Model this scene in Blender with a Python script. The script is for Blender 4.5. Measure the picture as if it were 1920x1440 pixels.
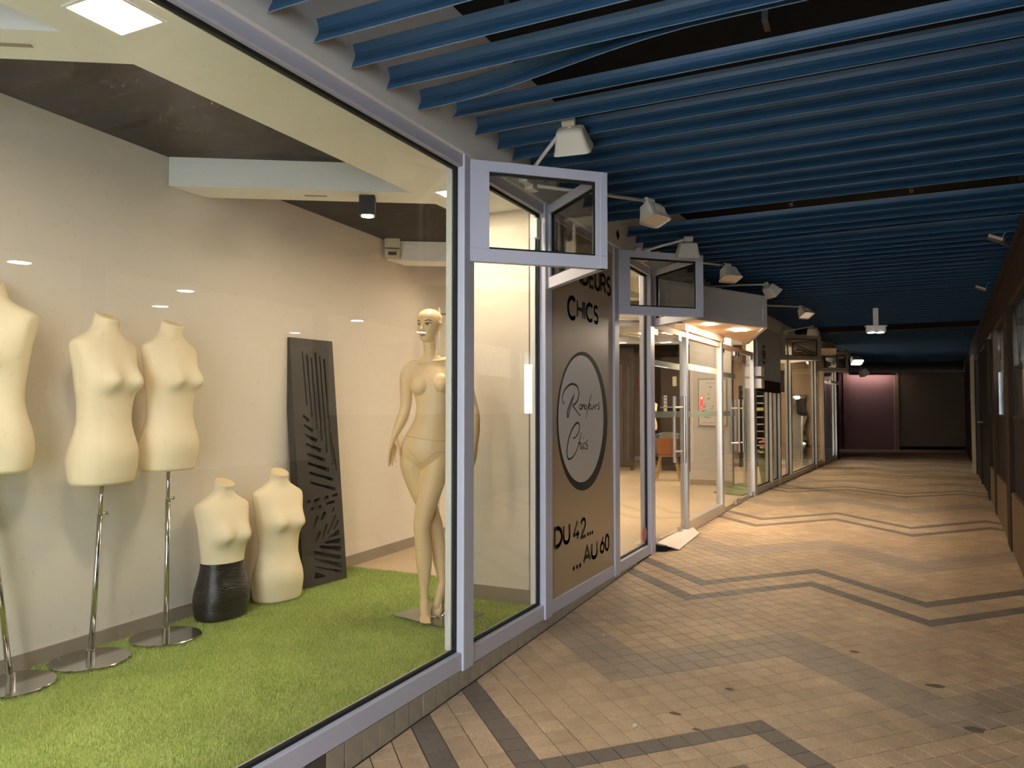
import bpy, math, random
import numpy as np
from mathutils import Vector, Matrix
from mathutils.bvhtree import BVHTree

random.seed(7)
RNG = np.random.default_rng(11)
for o in list(bpy.data.objects):
    bpy.data.objects.remove(o)
SC = bpy.context.scene
COL = SC.collection
PI = math.pi

# ------------------------------------------------------------------ camera
cam_d = bpy.data.cameras.new('camera')
cam_d.sensor_width = 36.0
cam_d.lens = 1424.0 / 1920.0 * 36.0
cam_d.clip_start = 0.02
cam_d.clip_end = 200
cam = bpy.data.objects.new('camera', cam_d)
COL.objects.link(cam)
cam.location = (0, 0, 1.5)
cam.rotation_euler = (math.radians(90 + 2.0511), 0, math.radians(26.0657))
SC.camera = cam

# ------------------------------------------------------------------ world (cool daylight from the open end behind the camera)
W = bpy.data.worlds.new('world')
SC.world = W
W.use_nodes = True
W.node_tree.nodes['Background'].inputs[0].default_value = (0.82, 0.90, 1.0, 1)
W.node_tree.nodes['Background'].inputs[1].default_value = 4.0

vs = SC.view_settings
vs.view_transform = 'Standard'
vs.look = 'None'
vs.gamma = 1.0
vs.use_curve_mapping = False
vs.exposure = 1.5
cy = SC.cycles
cy.max_bounces = 7
cy.diffuse_bounces = 4
cy.glossy_bounces = 4
cy.use_adaptive_sampling = True
cy.adaptive_threshold = 0.06
cy.adaptive_min_samples = 16
cy.transmission_bounces = 4
cy.transparent_max_bounces = 24
cy.sample_clamp_indirect = 6.0
cy.caustics_reflective = False
cy.caustics_refractive = False
cy.use_denoising = True

E_PANEL = 56.0        # shop LED panels
E_SPOT = 60.0         # black cube spots in the shop
E_CANOPY = 135.0       # entrance canopy downlights
E_RIGHT = 34.0        # round downlights of the shop across
WARM = (1.0, 0.82, 0.60)
WARM2 = (1.0, 0.74, 0.50)

# ------------------------------------------------------------------ materials
def S(r, g, b):
    f = lambda c: (c / 255 / 12.92) if c / 255 <= 0.04045 else ((c / 255 + 0.055) / 1.055) ** 2.4
    return (f(r), f(g), f(b))

MATS = {}
def mat(name, col, rough=0.6, metal=0.0, var=0.06, scale=6.0, bump=0.0, bscale=150.0, spec=0.5, coat=0.0, stretch=None):
    m = bpy.data.materials.new(name)
    m.use_nodes = True
    nt = m.node_tree
    p = nt.nodes['Principled BSDF']
    p.inputs['Roughness'].default_value = rough
    p.inputs['Metallic'].default_value = metal
    p.inputs['Specular IOR Level'].default_value = spec
    if coat:
        p.inputs['Coat Weight'].default_value = coat
        p.inputs['Coat Roughness'].default_value = 0.04
    tc = nt.nodes.new('ShaderNodeTexCoord')
    vec = tc.outputs['Object']
    if stretch:
        mp = nt.nodes.new('ShaderNodeMapping')
        mp.inputs['Scale'].default_value = stretch
        nt.links.new(vec, mp.inputs[0])
        vec = mp.outputs[0]
    n = nt.nodes.new('ShaderNodeTexNoise')
    n.inputs['Scale'].default_value = scale
    n.inputs['Detail'].default_value = 5
    nt.links.new(vec, n.inputs['Vector'])
    mx = nt.nodes.new('ShaderNodeMix')
    mx.data_type = 'RGBA'
    mx.inputs['A'].default_value = (*[c * (1 - var) for c in col], 1)
    mx.inputs['B'].default_value = (*[min(1, c * (1 + var)) for c in col], 1)
    nt.links.new(n.outputs['Fac'], mx.inputs['Factor'])
    nt.links.new(mx.outputs['Result'], p.inputs['Base Color'])
    if bump:
        n2 = nt.nodes.new('ShaderNodeTexNoise')
        n2.inputs['Scale'].default_value = bscale
        n2.inputs['Detail'].default_value = 3
        nt.links.new(vec, n2.inputs['Vector'])
        b = nt.nodes.new('ShaderNodeBump')
        b.inputs['Strength'].default_value = bump
        b.inputs['Distance'].default_value = 0.004
        nt.links.new(n2.outputs['Fac'], b.inputs['Height'])
        nt.links.new(b.outputs['Normal'], p.inputs['Normal'])
    MATS[name] = m
    return m

def emis(name, col, strength):
    m = bpy.data.materials.new(name)
    m.use_nodes = True
    nt = m.node_tree
    nt.nodes.clear()
    o = nt.nodes.new('ShaderNodeOutputMaterial')
    e = nt.nodes.new('ShaderNodeEmission')
    e.inputs[0].default_value = (*col, 1)
    e.inputs[1].default_value = strength
    nt.links.new(e.outputs[0], o.inputs[0])
    MATS[name] = m
    return m

def glass(name, tint=(0.95, 0.97, 0.96), f0=0.045, dust=0.0):
    m = bpy.data.materials.new(name)
    m.use_nodes = True
    nt = m.node_tree
    nt.nodes.clear()
    o = nt.nodes.new('ShaderNodeOutputMaterial')
    tr = nt.nodes.new('ShaderNodeBsdfTransparent')
    tr.inputs[0].default_value = (*tint, 1)
    gl = nt.nodes.new('ShaderNodeBsdfGlossy')
    gl.inputs['Roughness'].default_value = 0.0
    lw = nt.nodes.new('ShaderNodeLayerWeight')
    lw.inputs['Blend'].default_value = 0.5
    pw = nt.nodes.new('ShaderNodeMath'); pw.operation = 'POWER'; pw.inputs[1].default_value = 5.0
    nt.links.new(lw.outputs['Facing'], pw.inputs[0])
    ma = nt.nodes.new('ShaderNodeMath'); ma.operation = 'MULTIPLY_ADD'
    ma.inputs[1].default_value = 1 - f0
    ma.inputs[2].default_value = f0
    nt.links.new(pw.outputs[0], ma.inputs[0])
    mx = nt.nodes.new('ShaderNodeMixShader')
    nt.links.new(ma.outputs[0], mx.inputs[0])
    nt.links.new(tr.outputs[0], mx.inputs[1])
    nt.links.new(gl.outputs[0], mx.inputs[2])
    last = mx.outputs[0]
    if dust:
        tc = nt.nodes.new('ShaderNodeTexCoord')
        n = nt.nodes.new('ShaderNodeTexNoise')
        n.inputs['Scale'].default_value = 2.2
        n.inputs['Detail'].default_value = 8
        nt.links.new(tc.outputs['Object'], n.inputs['Vector'])
        v = nt.nodes.new('ShaderNodeTexNoise')
        v.inputs['Scale'].default_value = 60
        v.inputs['Detail'].default_value = 2
        nt.links.new(tc.outputs['Object'], v.inputs['Vector'])
        r = nt.nodes.new('ShaderNodeMapRange')
        r.inputs['From Min'].default_value = 0.66
        r.inputs['From Max'].default_value = 0.80
        r.inputs['To Max'].default_value = 0.10
        nt.links.new(v.outputs['Fac'], r.inputs['Value'])
        r2 = nt.nodes.new('ShaderNodeMapRange')
        r2.inputs['From Min'].default_value = 0.45
        r2.inputs['From Max'].default_value = 0.8
        r2.inputs['To Min'].default_value = dust * 0.4
        r2.inputs['To Max'].default_value = dust * 2
        nt.links.new(n.outputs['Fac'], r2.inputs['Value'])
        ad = nt.nodes.new('ShaderNodeMath'); ad.operation = 'ADD'; ad.use_clamp = True
        nt.links.new(r.outputs[0], ad.inputs[0]); nt.links.new(r2.outputs[0], ad.inputs[1])
        df = nt.nodes.new('ShaderNodeBsdfDiffuse'); df.inputs[0].default_value = (.8, .78, .74, 1)
        tl = nt.nodes.new('ShaderNodeBsdfTranslucent'); tl.inputs[0].default_value = (.8, .78, .74, 1)
        m1 = nt.nodes.new('ShaderNodeMixShader')
        nt.links.new(df.outputs[0], m1.inputs[1]); nt.links.new(tl.outputs[0], m1.inputs[2])
        m2 = nt.nodes.new('ShaderNodeMixShader')
        nt.links.new(ad.outputs[0], m2.inputs[0])
        nt.links.new(last, m2.inputs[1]); nt.links.new(m1.outputs[0], m2.inputs[2])
        last = m2.outputs[0]
    nt.links.new(last, o.inputs[0])
    MATS[name] = m
    return m

mat('frame', S(188, 187, 198), 0.42, 0.0, 0.05, 3, 0.05, 60)
mat('frame_far', S(170, 158, 140), 0.38, 0.3, 0.06, 3)
mat('alu', S(200, 196, 190), 0.3, 0.6, 0.04, 4)
mat('gasket', S(20, 19, 18), 0.7, 0, 0.1, 10)
mat('fascia', S(226, 222, 214), 0.8, 0, 0.08, 2.0, 0.15, 40)
mat('shop_wall', S(226, 217, 203), 0.85, 0, 0.02, 1.5, 0.15, 60)
mat('white_board', S(240, 239, 236), 0.75, 0, 0.02, 2)
mat('dark_ceiling', S(66, 61, 57), 0.95, 0, 0.06, 2)
mat('baseboard', S(150, 138, 122), 0.6, 0, 0.12, 5)
mat('shop_floor', S(196, 172, 140), 0.35, 0, 0.08, 1.2, 0, 50, 0.5)
mat('kerb_tile', S(158, 146, 126), 0.7, 0, 0.22, 9, 0.5, 120)
mat('kerb_tile_dark', S(78, 72, 66), 0.6, 0, 0.15, 9, 0.4, 120)
mat('kerb_grout', S(74, 66, 56), 0.95, 0, 0.2, 12)
mat('grout', S(96, 78, 58), 0.95, 0, 0.2, 12)
mat('slat', S(42, 76, 104), 0.45, 0, 0.10, 1.5)
mat('slat_lit_edge', S(104, 122, 138), 0.4, 0, 0.10, 3)  # bottom lip painted paler: the highlight along it is put into the colour
mat('void', S(14, 13, 13), 0.95, 0, 0.1, 3)
mat('film', S(172, 149, 115), 0.42, 0, 0.04, 1.0, 0, 50, 0.5, 0.25)
mat('logo_white', S(205, 198, 190), 0.42, 0, 0.03, 2, 0, 50, 0.5, 0.25)
mat('ink', S(24, 19, 12), 0.6, 0, 0.05, 5, 0, 50, 0.3, 0.1)
mat('jersey', S(246, 228, 192), 0.9, 0, 0.05, 3, 0.25, 500)
mat('mannequin_skin', S(242, 208, 158), 0.38, 0, 0.02, 2)
mat('brow', S(96, 68, 48), 0.6)
mat('eye_white', S(225, 215, 200), 0.3)
mat('iris', S(88, 72, 60), 0.2)
mat('lip', S(150, 96, 80), 0.4)
mat('chrome', S(200, 200, 198), 0.12, 1.0, 0.02, 4)
mat('steel', S(186, 182, 176), 0.28, 1.0, 0.03, 4)
mat('black_wrap', S(24, 23, 22), 0.30, 0, 0.1, 8, 0.9, 40, 0.7, 0, (1, 1, 5))
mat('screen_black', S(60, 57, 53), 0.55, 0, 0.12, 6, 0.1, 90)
mat('lamp_body', S(196, 188, 170), 0.5, 0, 0.08, 10, 0.1, 90)
mat('lamp_arm', S(206, 202, 190), 0.4, 0, 0.06, 8)
mat('lamp_glass', S(188, 172, 150), 0.2, 0, 0.12, 30)
mat('canopy_grey', S(186, 184, 180), 0.5, 0, 0.05, 2)
mat('soffit', S(226, 200, 172), 0.7, 0, 0.03, 2)
mat('dark_wood', S(74, 62, 54), 0.92, 0, 0.2, 4, 0.2, 60, 0.4, 0, (8, 8, 1))
mat('dark_frame', S(54, 45, 38), 0.92, 0, 0.15, 4, 0.1, 60, 0.12, 0, (6, 6, 1))
mat('dark_panel', S(44, 40, 38), 0.92, 0, 0.1, 4, 0, 60, 0.1)
mat('plinth', S(104, 88, 68), 0.95, 0, 0.15, 5, 0, 60, 0.1)
mat('brown_partition', S(92, 82, 68), 0.75, 0, 0.12, 3, 0.1, 60, 0.4, 0, (6, 6, 1))
mat('grey_panel', S(196, 188, 182), 0.6, 0, 0.03, 2)
mat('beige_wall', S(200, 172, 138), 0.8, 0, 0.03, 2)
mat('pink_wall', S(158, 126, 122), 0.85, 0, 0.06, 1.0)
mat('taupe_wall', S(158, 142, 120), 0.85, 0, 0.08, 1.0)
mat('pale_trim', S(176, 160, 128), 0.6, 0, 0.06, 3)
mat('right_white', S(214, 212, 204), 0.8, 0, 0.02, 2)
mat('black_metal', S(34, 32, 31), 0.45, 0, 0.08, 6)
mat('cream_box', S(206, 196, 164), 0.5, 0, 0.04, 8)
mat('paper', S(214, 206, 196), 0.8, 0, 0.03, 4)
mat('paper_ink', S(112, 106, 104), 0.8)
mat('red', S(206, 64, 66), 0.5)
mat('pale_red', S(206, 128, 118), 0.6, 0, 0.2, 60)
mat('strip', S(236, 232, 214), 0.6, 0, 0.02, 3)
mat('frost', S(206, 214, 196), 0.5, 0, 0.05, 4)
mat('ramp_metal', S(220, 206, 190), 0.5, 0.1, 0.06, 3)
mat('chair_blue', S(70, 96, 108), 0.9, 0, 0.2, 20)
mat('chair_orange', S(150, 96, 62), 0.9, 0, 0.2, 20)
mat('chair_pattern', S(150, 140, 124), 0.9, 0, 0.4, 60)
mat('light_wood', S(176, 140, 98), 0.6, 0, 0.15, 8, 0, 50, 0.4, 0, (6, 6, 1))
mat('mirror', S(215, 214, 208), 0.03, 1.0, 0.0, 2)
mat('vase_green', S(112, 128, 84), 0.3, 0, 0.15, 10)
mat('leaf', S(84, 110, 52), 0.6, 0, 0.25, 20)
mat('flower_pink', S(226, 150, 132), 0.7, 0, 0.15, 30)
mat('flower_cream', S(232, 200, 150), 0.7, 0, 0.15, 30)
mat('charcoal', S(58, 54, 50), 0.8, 0, 0.1, 8)
mat('yellow', S(206, 190, 96), 0.6)
mat('litter', S(215, 206, 190), 0.7)
mat('dirt', S(98, 82, 62), 0.9, 0, 0.3, 40)
glass('pane', (0.955, 0.965, 0.955), 0.04, 0.010)
glass('pane_clear', (0.95, 0.96, 0.95), 0.04)
glass('plate_glass', (0.66, 0.76, 0.68), 0.22)
emis('led_panel', WARM, E_PANEL)
emis('led_spot', (1.0, 0.84, 0.62), E_SPOT)
emis('led_canopy', (1.0, 0.80, 0.60), E_CANOPY)
emis('led_round', (1.0, 0.96, 0.90), E_RIGHT)
emis('led_added_fill', (1.0, 0.97, 0.90), 18.0)  # glow of the two fill panels added in the shop across
emis('flood_on', (1.0, 0.84, 0.60), 6.0)
emis('flood_dim', (1.0, 0.74, 0.50), 0.16)
emis('pink_led', (1.0, 0.74, 0.76), 9.0)
emis('emergency', (0.80, 1.0, 0.92), 2.2)

# ------------------------------------------------------------------ mesh helpers
class MB:
    def __init__(s):
        s.v = []; s.f = []; s.m = []; s.smooth = False
    def add(s, vs, fs, mi=0):
        k = len(s.v)
        s.v += [tuple(map(float, p)) for p in vs]
        for f in fs:
            s.f.append(tuple(i + k for i in f)); s.m.append(mi)
    def box(s, x0, x1, y0, y1, z0, z1, mi=0):
        s.hexa([(x0, y0, z0), (x1, y0, z0), (x1, y1, z0), (x0, y1, z0), (x0, y0, z1), (x1, y0, z1), (x1, y1, z1), (x0, y1, z1)], mi)
    def hexa(s, p, mi=0):
        s.add(p, [(3, 2, 1, 0), (4, 5, 6, 7), (0, 1, 5, 4), (1, 2, 6, 5), (2, 3, 7, 6), (3, 0, 4, 7)], mi)
    def prism(s, poly, z0, z1, mi=0):
        n = len(poly)
        za = z0 if isinstance(z0, (list, tuple)) else [z0] * n
        zb = z1 if isinstance(z1, (list, tuple)) else [z1] * n
        vs = [(p[0], p[1], z) for p, z in zip(poly, za)] + [(p[0], p[1], z) for p, z in zip(poly, zb)]
        fs = [tuple(range(n - 1, -1, -1)), tuple(range(n, 2 * n))] + [(i, (i + 1) % n, n + (i + 1) % n, n + i) for i in range(n)]
        s.add(vs, fs, mi)
    def tube(s, pts, r, n=10, mi=0, cap=True):
        pts = [Vector(p) for p in pts]
        rs = r if isinstance(r, (list, tuple)) else [r] * len(pts)
        k = len(s.v); up = None
        for i, p in enumerate(pts):
            d = (pts[min(i + 1, len(pts) - 1)] - pts[max(i - 1, 0)]).normalized()
            if up is None:
                up = Vector((0, 0, 1)) if abs(d.z) < 0.9 else Vector((1, 0, 0))
            a = d.cross(up).normalized(); b = a.cross(d).normalized(); up = b
            for j in range(n):
                t = 2 * PI * j / n
                q = p + (a * math.cos(t) + b * math.sin(t)) * rs[i]
                s.v.append(tuple(q))
        for i in range(len(pts) - 1):
            for j in range(n):
                s.f.append((k + i * n + j, k + i * n + (j + 1) % n, k + (i + 1) * n + (j + 1) % n, k + (i + 1) * n + j)); s.m.append(mi)
        if cap:
            s.f.append(tuple(k + j for j in range(n - 1, -1, -1))); s.m.append(mi)
            s.f.append(tuple(k + (len(pts) - 1) * n + j for j in range(n))); s.m.append(mi)
    def lathe(s, prof, n=24, c=(0, 0), mi=0, cap=True):
        k = len(s.v)
        for (r, z) in prof:
            for j in range(n):
                t = 2 * PI * j / n
                s.v.append((c[0] + r * math.cos(t), c[1] + r * math.sin(t), z))
        for i in range(len(prof) - 1):
            for j in range(n):
                s.f.append((k + i * n + j, k + i * n + (j + 1) % n, k + (i + 1) * n + (j + 1) % n, k + (i + 1) * n + j)); s.m.append(mi)
        if cap:
            s.f.append(tuple(k + j for j in range(n - 1, -1, -1))); s.m.append(mi)
            s.f.append(tuple(k + (len(prof) - 1) * n + j for j in range(n))); s.m.append(mi)
    def rings(s, rg, mi=0, cap=True):
        n = len(rg[0]); k = len(s.v)
        for r in rg:
            s.v += [tuple(map(float, p)) for p in r]
        for i in range(len(rg) - 1):
            for j in range(n):
                s.f.append((k + i * n + j, k + i * n + (j + 1) % n, k + (i + 1) * n + (j + 1) % n, k + (i + 1) * n + j)); s.m.append(mi)
        if cap:
            s.f.append(tuple(k + j for j in range(n - 1, -1, -1))); s.m.append(mi)
            s.f.append(tuple(k + (len(rg) - 1) * n + j for j in range(n))); s.m.append(mi)
    def ball(s, c, r, n=12, m=8, mi=0):
        r = r if isinstance(r, (tuple, list)) else (r, r, r)
        rg = []
        for i in range(1, m):
            a = PI * i / m
            rg.append([(c[0] + r[0] * math.sin(a) * math.cos(2 * PI * j / n), c[1] + r[1] * math.sin(a) * math.sin(2 * PI * j / n), c[2] - r[2] * math.cos(a)) for j in range(n)])
        s.rings(rg, mi)
    def mesh(s, name, mats):
        me = bpy.data.meshes.new(name)
        me.from_pydata(s.v, [], s.f)
        for m in (mats if isinstance(mats, (list, tuple)) else [mats]):
            me.materials.append(MATS[m] if isinstance(m, str) else m)
        if any(s.m):
            me.polygons.foreach_set('material_index', s.m)
        me.update()
        return me
    def build(s, name, mats, parent=None, smooth=False, bevel=0.0):
        me = s.mesh(name, mats)
        if smooth:
            me.polygons.foreach_set('use_smooth', [True] * len(me.polygons))
        o = bpy.data.objects.new(name, me)
        COL.objects.link(o)
        if parent:
            o.parent = parent
        if bevel:
            b = o.modifiers.new('bevel', 'BEVEL'); b.width = bevel; b.segments = 2; b.limit_method = 'ANGLE'
        return o

def tag(o, label=None, cat=None, group=None, kind=None):
    if label: o['label'] = label
    if cat: o['category'] = cat
    if group: o['group'] = group
    if kind: o['kind'] = kind
    return o
def thing(name, label, cat, loc=(0, 0, 0), rz=0.0, group=None, kind=None, rx=0.0, ry=0.0):
    o = bpy.data.objects.new(name, None)
    o.empty_display_size = 0.1
    COL.objects.link(o)
    o.location = loc
    o.rotation_euler = (rx, ry, rz)
    return tag(o, label, cat, group, kind)
def B(name, m, parent, *boxes, bevel=0.0):
    mb = MB()
    for b in boxes:
        mb.box(*b)
    return mb.build(name, m, parent, bevel=bevel)
def link_mesh(name, me, parent=None, loc=(0, 0, 0), rot=(0, 0, 0)):
    o = bpy.data.objects.new(name, me)
    COL.objects.link(o)
    o.location = loc; o.rotation_euler = rot
    if parent: o.parent = parent
    return o
def baked(o):
    """evaluate modifiers / curves into a plain mesh"""
    dg = bpy.context.evaluated_depsgraph_get()
    me = bpy.data.meshes.new_from_object(o.evaluated_get(dg), depsgraph=dg)
    return me

# ------------------------------------------------------------------ the two shop-front lines and the wall across
A2 = math.radians(3.7)
class Line:
    def __init__(s, P, D, N):
        s.P = P; s.D = D; s.N = N
    def xy(s, t, o=0.0):
        return (s.P[0] + s.D[0] * t + s.N[0] * o, s.P[1] + s.D[1] * t + s.N[1] * o)
    def pt(s, t, o, z):
        return (*s.xy(t, o), z)
    def box(s, mb, s0, s1, o0, o1, z0, z1, z0b=None, z1b=None, mi=0):
        z0b = z0 if z0b is None else z0b
        z1b = z1 if z1b is None else z1b
        mb.hexa([s.pt(s0, o0, z0), s.pt(s0, o1, z0), s.pt(s1, o1, z0b), s.pt(s1, o0, z0b),
                 s.pt(s0, o0, z1), s.pt(s0, o1, z1), s.pt(s1, o1, z1b), s.pt(s1, o0, z1b)], mi)
F1 = Line((-2.0, 0.0), (0.0, 1.0), (1.0, 0.0))
F2 = Line((-2.0, 7.15), (math.sin(A2), math.cos(A2)), (math.cos(A2), -math.sin(A2)))
rl = math.hypot(0.0625, 1)
FR = Line((1.0, 7.5), (0.0625 / rl, 1 / rl), (-1 / rl, 0.0625 / rl))
def zf(u):
    return min(0.266, -0.048 + 0.0272 * u)
def zin(u):
    return max(0.200, zf(u))

# ================================================================== STRUCTURE
# ---------------- corridor floor: bed + individual tiles laid at 45 degrees
def halfplane(poly, P, N):
    out = []
    for i in range(len(poly)):
        a, b = poly[i], poly[(i + 1) % len(poly)]
        da = (a[0] - P[0]) * N[0] + (a[1] - P[1]) * N[1]
        db = (b[0] - P[0]) * N[0] + (b[1] - P[1]) * N[1]
        if da >= 0: out.append(a)
        if (da >= 0) != (db >= 0):
            t = da / (da - db)
            out.append((a[0] + (b[0] - a[0]) * t, a[1] + (b[1] - a[1]) * t))
    return out

mb = MB()
us = [-4.0, 0.0, 3.0, 7.15, 9.5, 11.55, 16, 21.2, 29.5]
def left_edge(u):
    return -2.06 if u <= 7.15 else (-2.06 + (u - 7.15) * math.tan(A2) if u < 21.3 else -2.4)
for a, b in zip(us[:-1], us[1:]):
    x0a, x0b = left_edge(a), left_edge(b) if b < 21.3 else (left_edge(21.2) if a < 21 else -2.4)
    if a >= 21: x0a = -2.4
    x1a, x1b = 1.12 + 0.0625 * (a - 7.5), 1.12 + 0.0625 * (b - 7.5)
    za, zb = zf(a) - 0.0065, zf(b) - 0.0065
    mb.hexa([(x0a, a, za - 0.3), (x1a, a, za - 0.3), (x1b, b, zb - 0.3), (x0b, b, zb - 0.3), (x0a, a, za), (x1a, a, za), (x1b, b, zb), (x0b, b, zb)])
floor = tag(mb.build('floor', 'grout'), 'sloping arcade floor of small square tiles with zigzag bands', 'floor', kind='structure')

TP = 0.1115; TQ = TP / math.sqrt(2); TV0, TU0 = -1.327, 5.735
def tile_mat(name, col, var, rough):
    m = bpy.data.materials.new(name); m.use_nodes = True
    nt = m.node_tree; p = nt.nodes['Principled BSDF']
    g = nt.nodes.new('ShaderNodeNewGeometry')
    sub = nt.nodes.new('ShaderNodeVectorMath'); sub.operation = 'SUBTRACT'; sub.inputs[1].default_value = (TV0, TU0, 0)
    nt.links.new(g.outputs['Position'], sub.inputs[0])
    mp = nt.nodes.new('ShaderNodeMapping'); mp.inputs['Rotation'].default_value = (0, 0, PI / 4)
    mp.inputs['Scale'].default_value = (1, 1, 0)
    nt.links.new(sub.outputs[0], mp.inputs[0])
    sc = nt.nodes.new('ShaderNodeVectorMath'); sc.operation = 'SCALE'; sc.inputs['Scale'].default_value = 1 / TP
    nt.links.new(mp.outputs[0], sc.inputs[0])
    ad = nt.nodes.new('ShaderNodeVectorMath'); ad.operation = 'ADD'; ad.inputs[1].default_value = (.5, .5, .5)
    nt.links.new(sc.outputs[0], ad.inputs[0])
    fl = nt.nodes.new('ShaderNodeVectorMath'); fl.operation = 'FLOOR'
    nt.links.new(ad.outputs[0], fl.inputs[0])
    wn = nt.nodes.new('ShaderNodeTexWhiteNoise')
    nt.links.new(fl.outputs[0], wn.inputs['Vector'])
    n1 = nt.nodes.new('ShaderNodeTexNoise'); n1.inputs['Scale'].default_value = 160; n1.inputs['Detail'].default_value = 3
    nt.links.new(g.outputs['Position'], n1.inputs['Vector'])
    n2 = nt.nodes.new('ShaderNodeTexNoise'); n2.inputs['Scale'].default_value = 1.1; n2.inputs['Detail'].default_value = 6
    nt.links.new(g.outputs['Position'], n2.inputs['Vector'])
    n3 = nt.nodes.new('ShaderNodeTexNoise'); n3.inputs['Scale'].default_value = 9; n3.inputs['Detail'].default_value = 4
    nt.links.new(g.outputs['Position'], n3.inputs['Vector'])
    def mr(sock, a, b, fa=0.0, fb=1.0):
        r = nt.nodes.new('ShaderNodeMapRange')
        r.inputs['From Min'].default_value = fa; r.inputs['From Max'].default_value = fb
        r.inputs['To Min'].default_value = a; r.inputs['To Max'].default_value = b
        nt.links.new(sock, r.inputs['Value']); return r.outputs[0]
    def mul(a, b):
        x = nt.nodes.new('ShaderNodeMath'); x.operation = 'MULTIPLY'
        nt.links.new(a, x.inputs[0]); nt.links.new(b, x.inputs[1]); return x.outputs[0]
    f = mul(mul(mr(wn.outputs['Value'], 1 - var, 1 + var), mr(n1.outputs['Fac'], 0.78, 1.22, 0.3, 0.7)),
            mul(mr(n2.outputs['Fac'], 0.80, 1.12, 0.3, 0.7), mr(n3.outputs['Fac'], 0.86, 1.06, 0.3, 0.6)))
    vm = nt.nodes.new('ShaderNodeVectorMath'); vm.operation = 'SCALE'; vm.inputs[0].default_value = col
    nt.links.new(f, vm.inputs['Scale'])
    nt.links.new(vm.outputs[0], p.inputs['Base Color'])
    nt.links.new(mr(n3.outputs['Fac'], rough - .08, rough + .12, 0.3, 0.7), p.inputs['Roughness'])
    bp = nt.nodes.new('ShaderNodeBump'); bp.inputs['Strength'].default_value = 0.12; bp.inputs['Distance'].default_value = 0.003
    nt.links.new(n1.outputs['Fac'], bp.inputs['Height']); nt.links.new(bp.outputs[0], p.inputs['Normal'])
    MATS[name] = m
tile_mat('tile_beige', S(178, 151, 119), 0.09, 0.66)
tile_mat('tile_dark', S(110, 97, 84), 0.06, 0.62)
tile_mat('tile_grey', S(155, 135, 113), 0.06, 0.62)
TM = ['tile_beige', 'tile_dark', 'tile_grey']
def tile_geom(poly, zfun, off=(0, 0, 0)):
    """poly CCW in plan -> bevelled tile verts/faces"""
    cx = sum(p[0] for p in poly) / len(poly); cyy = sum(p[1] for p in poly) / len(poly)
    n = len(poly)
    inn = []
    for p in poly:
        d = math.hypot(p[0] - cx, p[1] - cyy) + 1e-9
        k = max(0.0, 1 - 0.0022 / d)
        inn.append((cx + (p[0] - cx) * k, cyy + (p[1] - cyy) * k))
    vs = [(p[0] - off[0], p[1] - off[1], zfun(p[1]) - 0.009 - off[2]) for p in poly] + \
         [(p[0] - off[0], p[1] - off[1], zfun(p[1]) - 0.0012 - off[2]) for p in poly] + \
         [(p[0] - off[0], p[1] - off[1], zfun(p[1]) - off[2]) for p in inn]
    fs = []
    for i in range(n):
        j = (i + 1) % n
        fs.append((i, j, n + j, n + i)); fs.append((n + i, n + j, 2 * n + j, 2 * n + i))
    fs.append(tuple(range(2 * n, 3 * n)))
    return vs, fs
def camproj(x, y, z):
    c, s_ = math.cos(math.radians(26.0657)), math.sin(math.radians(26.0657))
    X = x * c + y * s_; Y = -x * s_ + y * c; Z = z - 1.5
    p = math.radians(2.0511)
    D = Y * math.cos(p) + Z * math.sin(p); U = -Y * math.sin(p) + Z * math.cos(p)
    return (960 + 1424 * X / D, 720 - 1424 * U / D, D) if D > 0.05 else (-9999, -9999, D)
tiles = []
hw = TP / 2 - 0.0026
r2 = hw * math.sqrt(2)
for k in range(-12, 60):
    for m_ in range(-66, 290):
        if (k + m_) % 2: continue
        v = TV0 + k * TQ; u = TU0 + m_ * TQ
        if u < 0.3 or u > 28.6: continue
        poly = [(v, u - r2), (v + r2, u), (v, u + r2), (v - r2, u)]
        full = True
        if u < 21.25:
            q = halfplane(poly, (-1.995, 0) if u < 7.15 else F2.xy(0, 0.005), (1, 0) if u < 7.15 else F2.N)
        else:
            q = halfplane(poly, (-2.3, 0), (1, 0))
        q = halfplane(q, FR.xy(0, -0.02), FR.N) if len(q) > 2 else q
        q = halfplane(q, (-1.3, 26.9), (0.22, -0.976)) if len(q) > 2 else q
        if len(q) < 3: continue
        full = len(q) == 4 and all(abs(a[0] - b[0]) + abs(a[1] - b[1]) < 1e-9 for a, b in zip(q, poly))
        ar = 0.5 * abs(sum(q[i][0] * q[(i + 1) % len(q)][1] - q[(i + 1) % len(q)][0] * q[i][1] for i in range(len(q))))
        if ar < 0.0003: continue
        tri = abs(((k + 10) % 20) - 10)
        row = ((m_ - tri) // 2) % 21
        mi = 1 if row in (0, 3) else (2 if row in (10, 11, 12) else 0)
        px, py, D = camproj(v, u, zf(u))
        inview = -20 < px < 1940 and -20 < py < 1455
        tiles.append((D if inview else 1e6 + D, v, u, q, full, mi))
tiles.sort(key=lambda t: t[0])
tile_mesh = {}
stuffs = MB()
n_ind = 0
for D, v, u, q, full, mi in tiles:
    if full and n_ind < 300 and D < 1e5 and u < 7.0:
        if mi not in tile_mesh:
            t = MB(); vs_, fs_ = tile_geom([(0, -r2), (r2, 0), (0, r2), (-r2, 0)], lambda y: 0.0272 * y)
            t.add(vs_, fs_); tile_mesh[mi] = t.mesh('floor_tile', TM[mi])
        link_mesh('floor_tile', tile_mesh[mi], floor, (v, u, zf(u) + random.uniform(-.0006, .0006)))
        n_ind += 1
    else:
        dz = random.uniform(-.0006, .0006)
        vs_, fs_ = tile_geom(q, lambda y: zf(y) + dz)
        stuffs.add(vs_, fs_, mi)
tag(stuffs.build('floor_tiling', TM, floor), kind='stuff')

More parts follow.
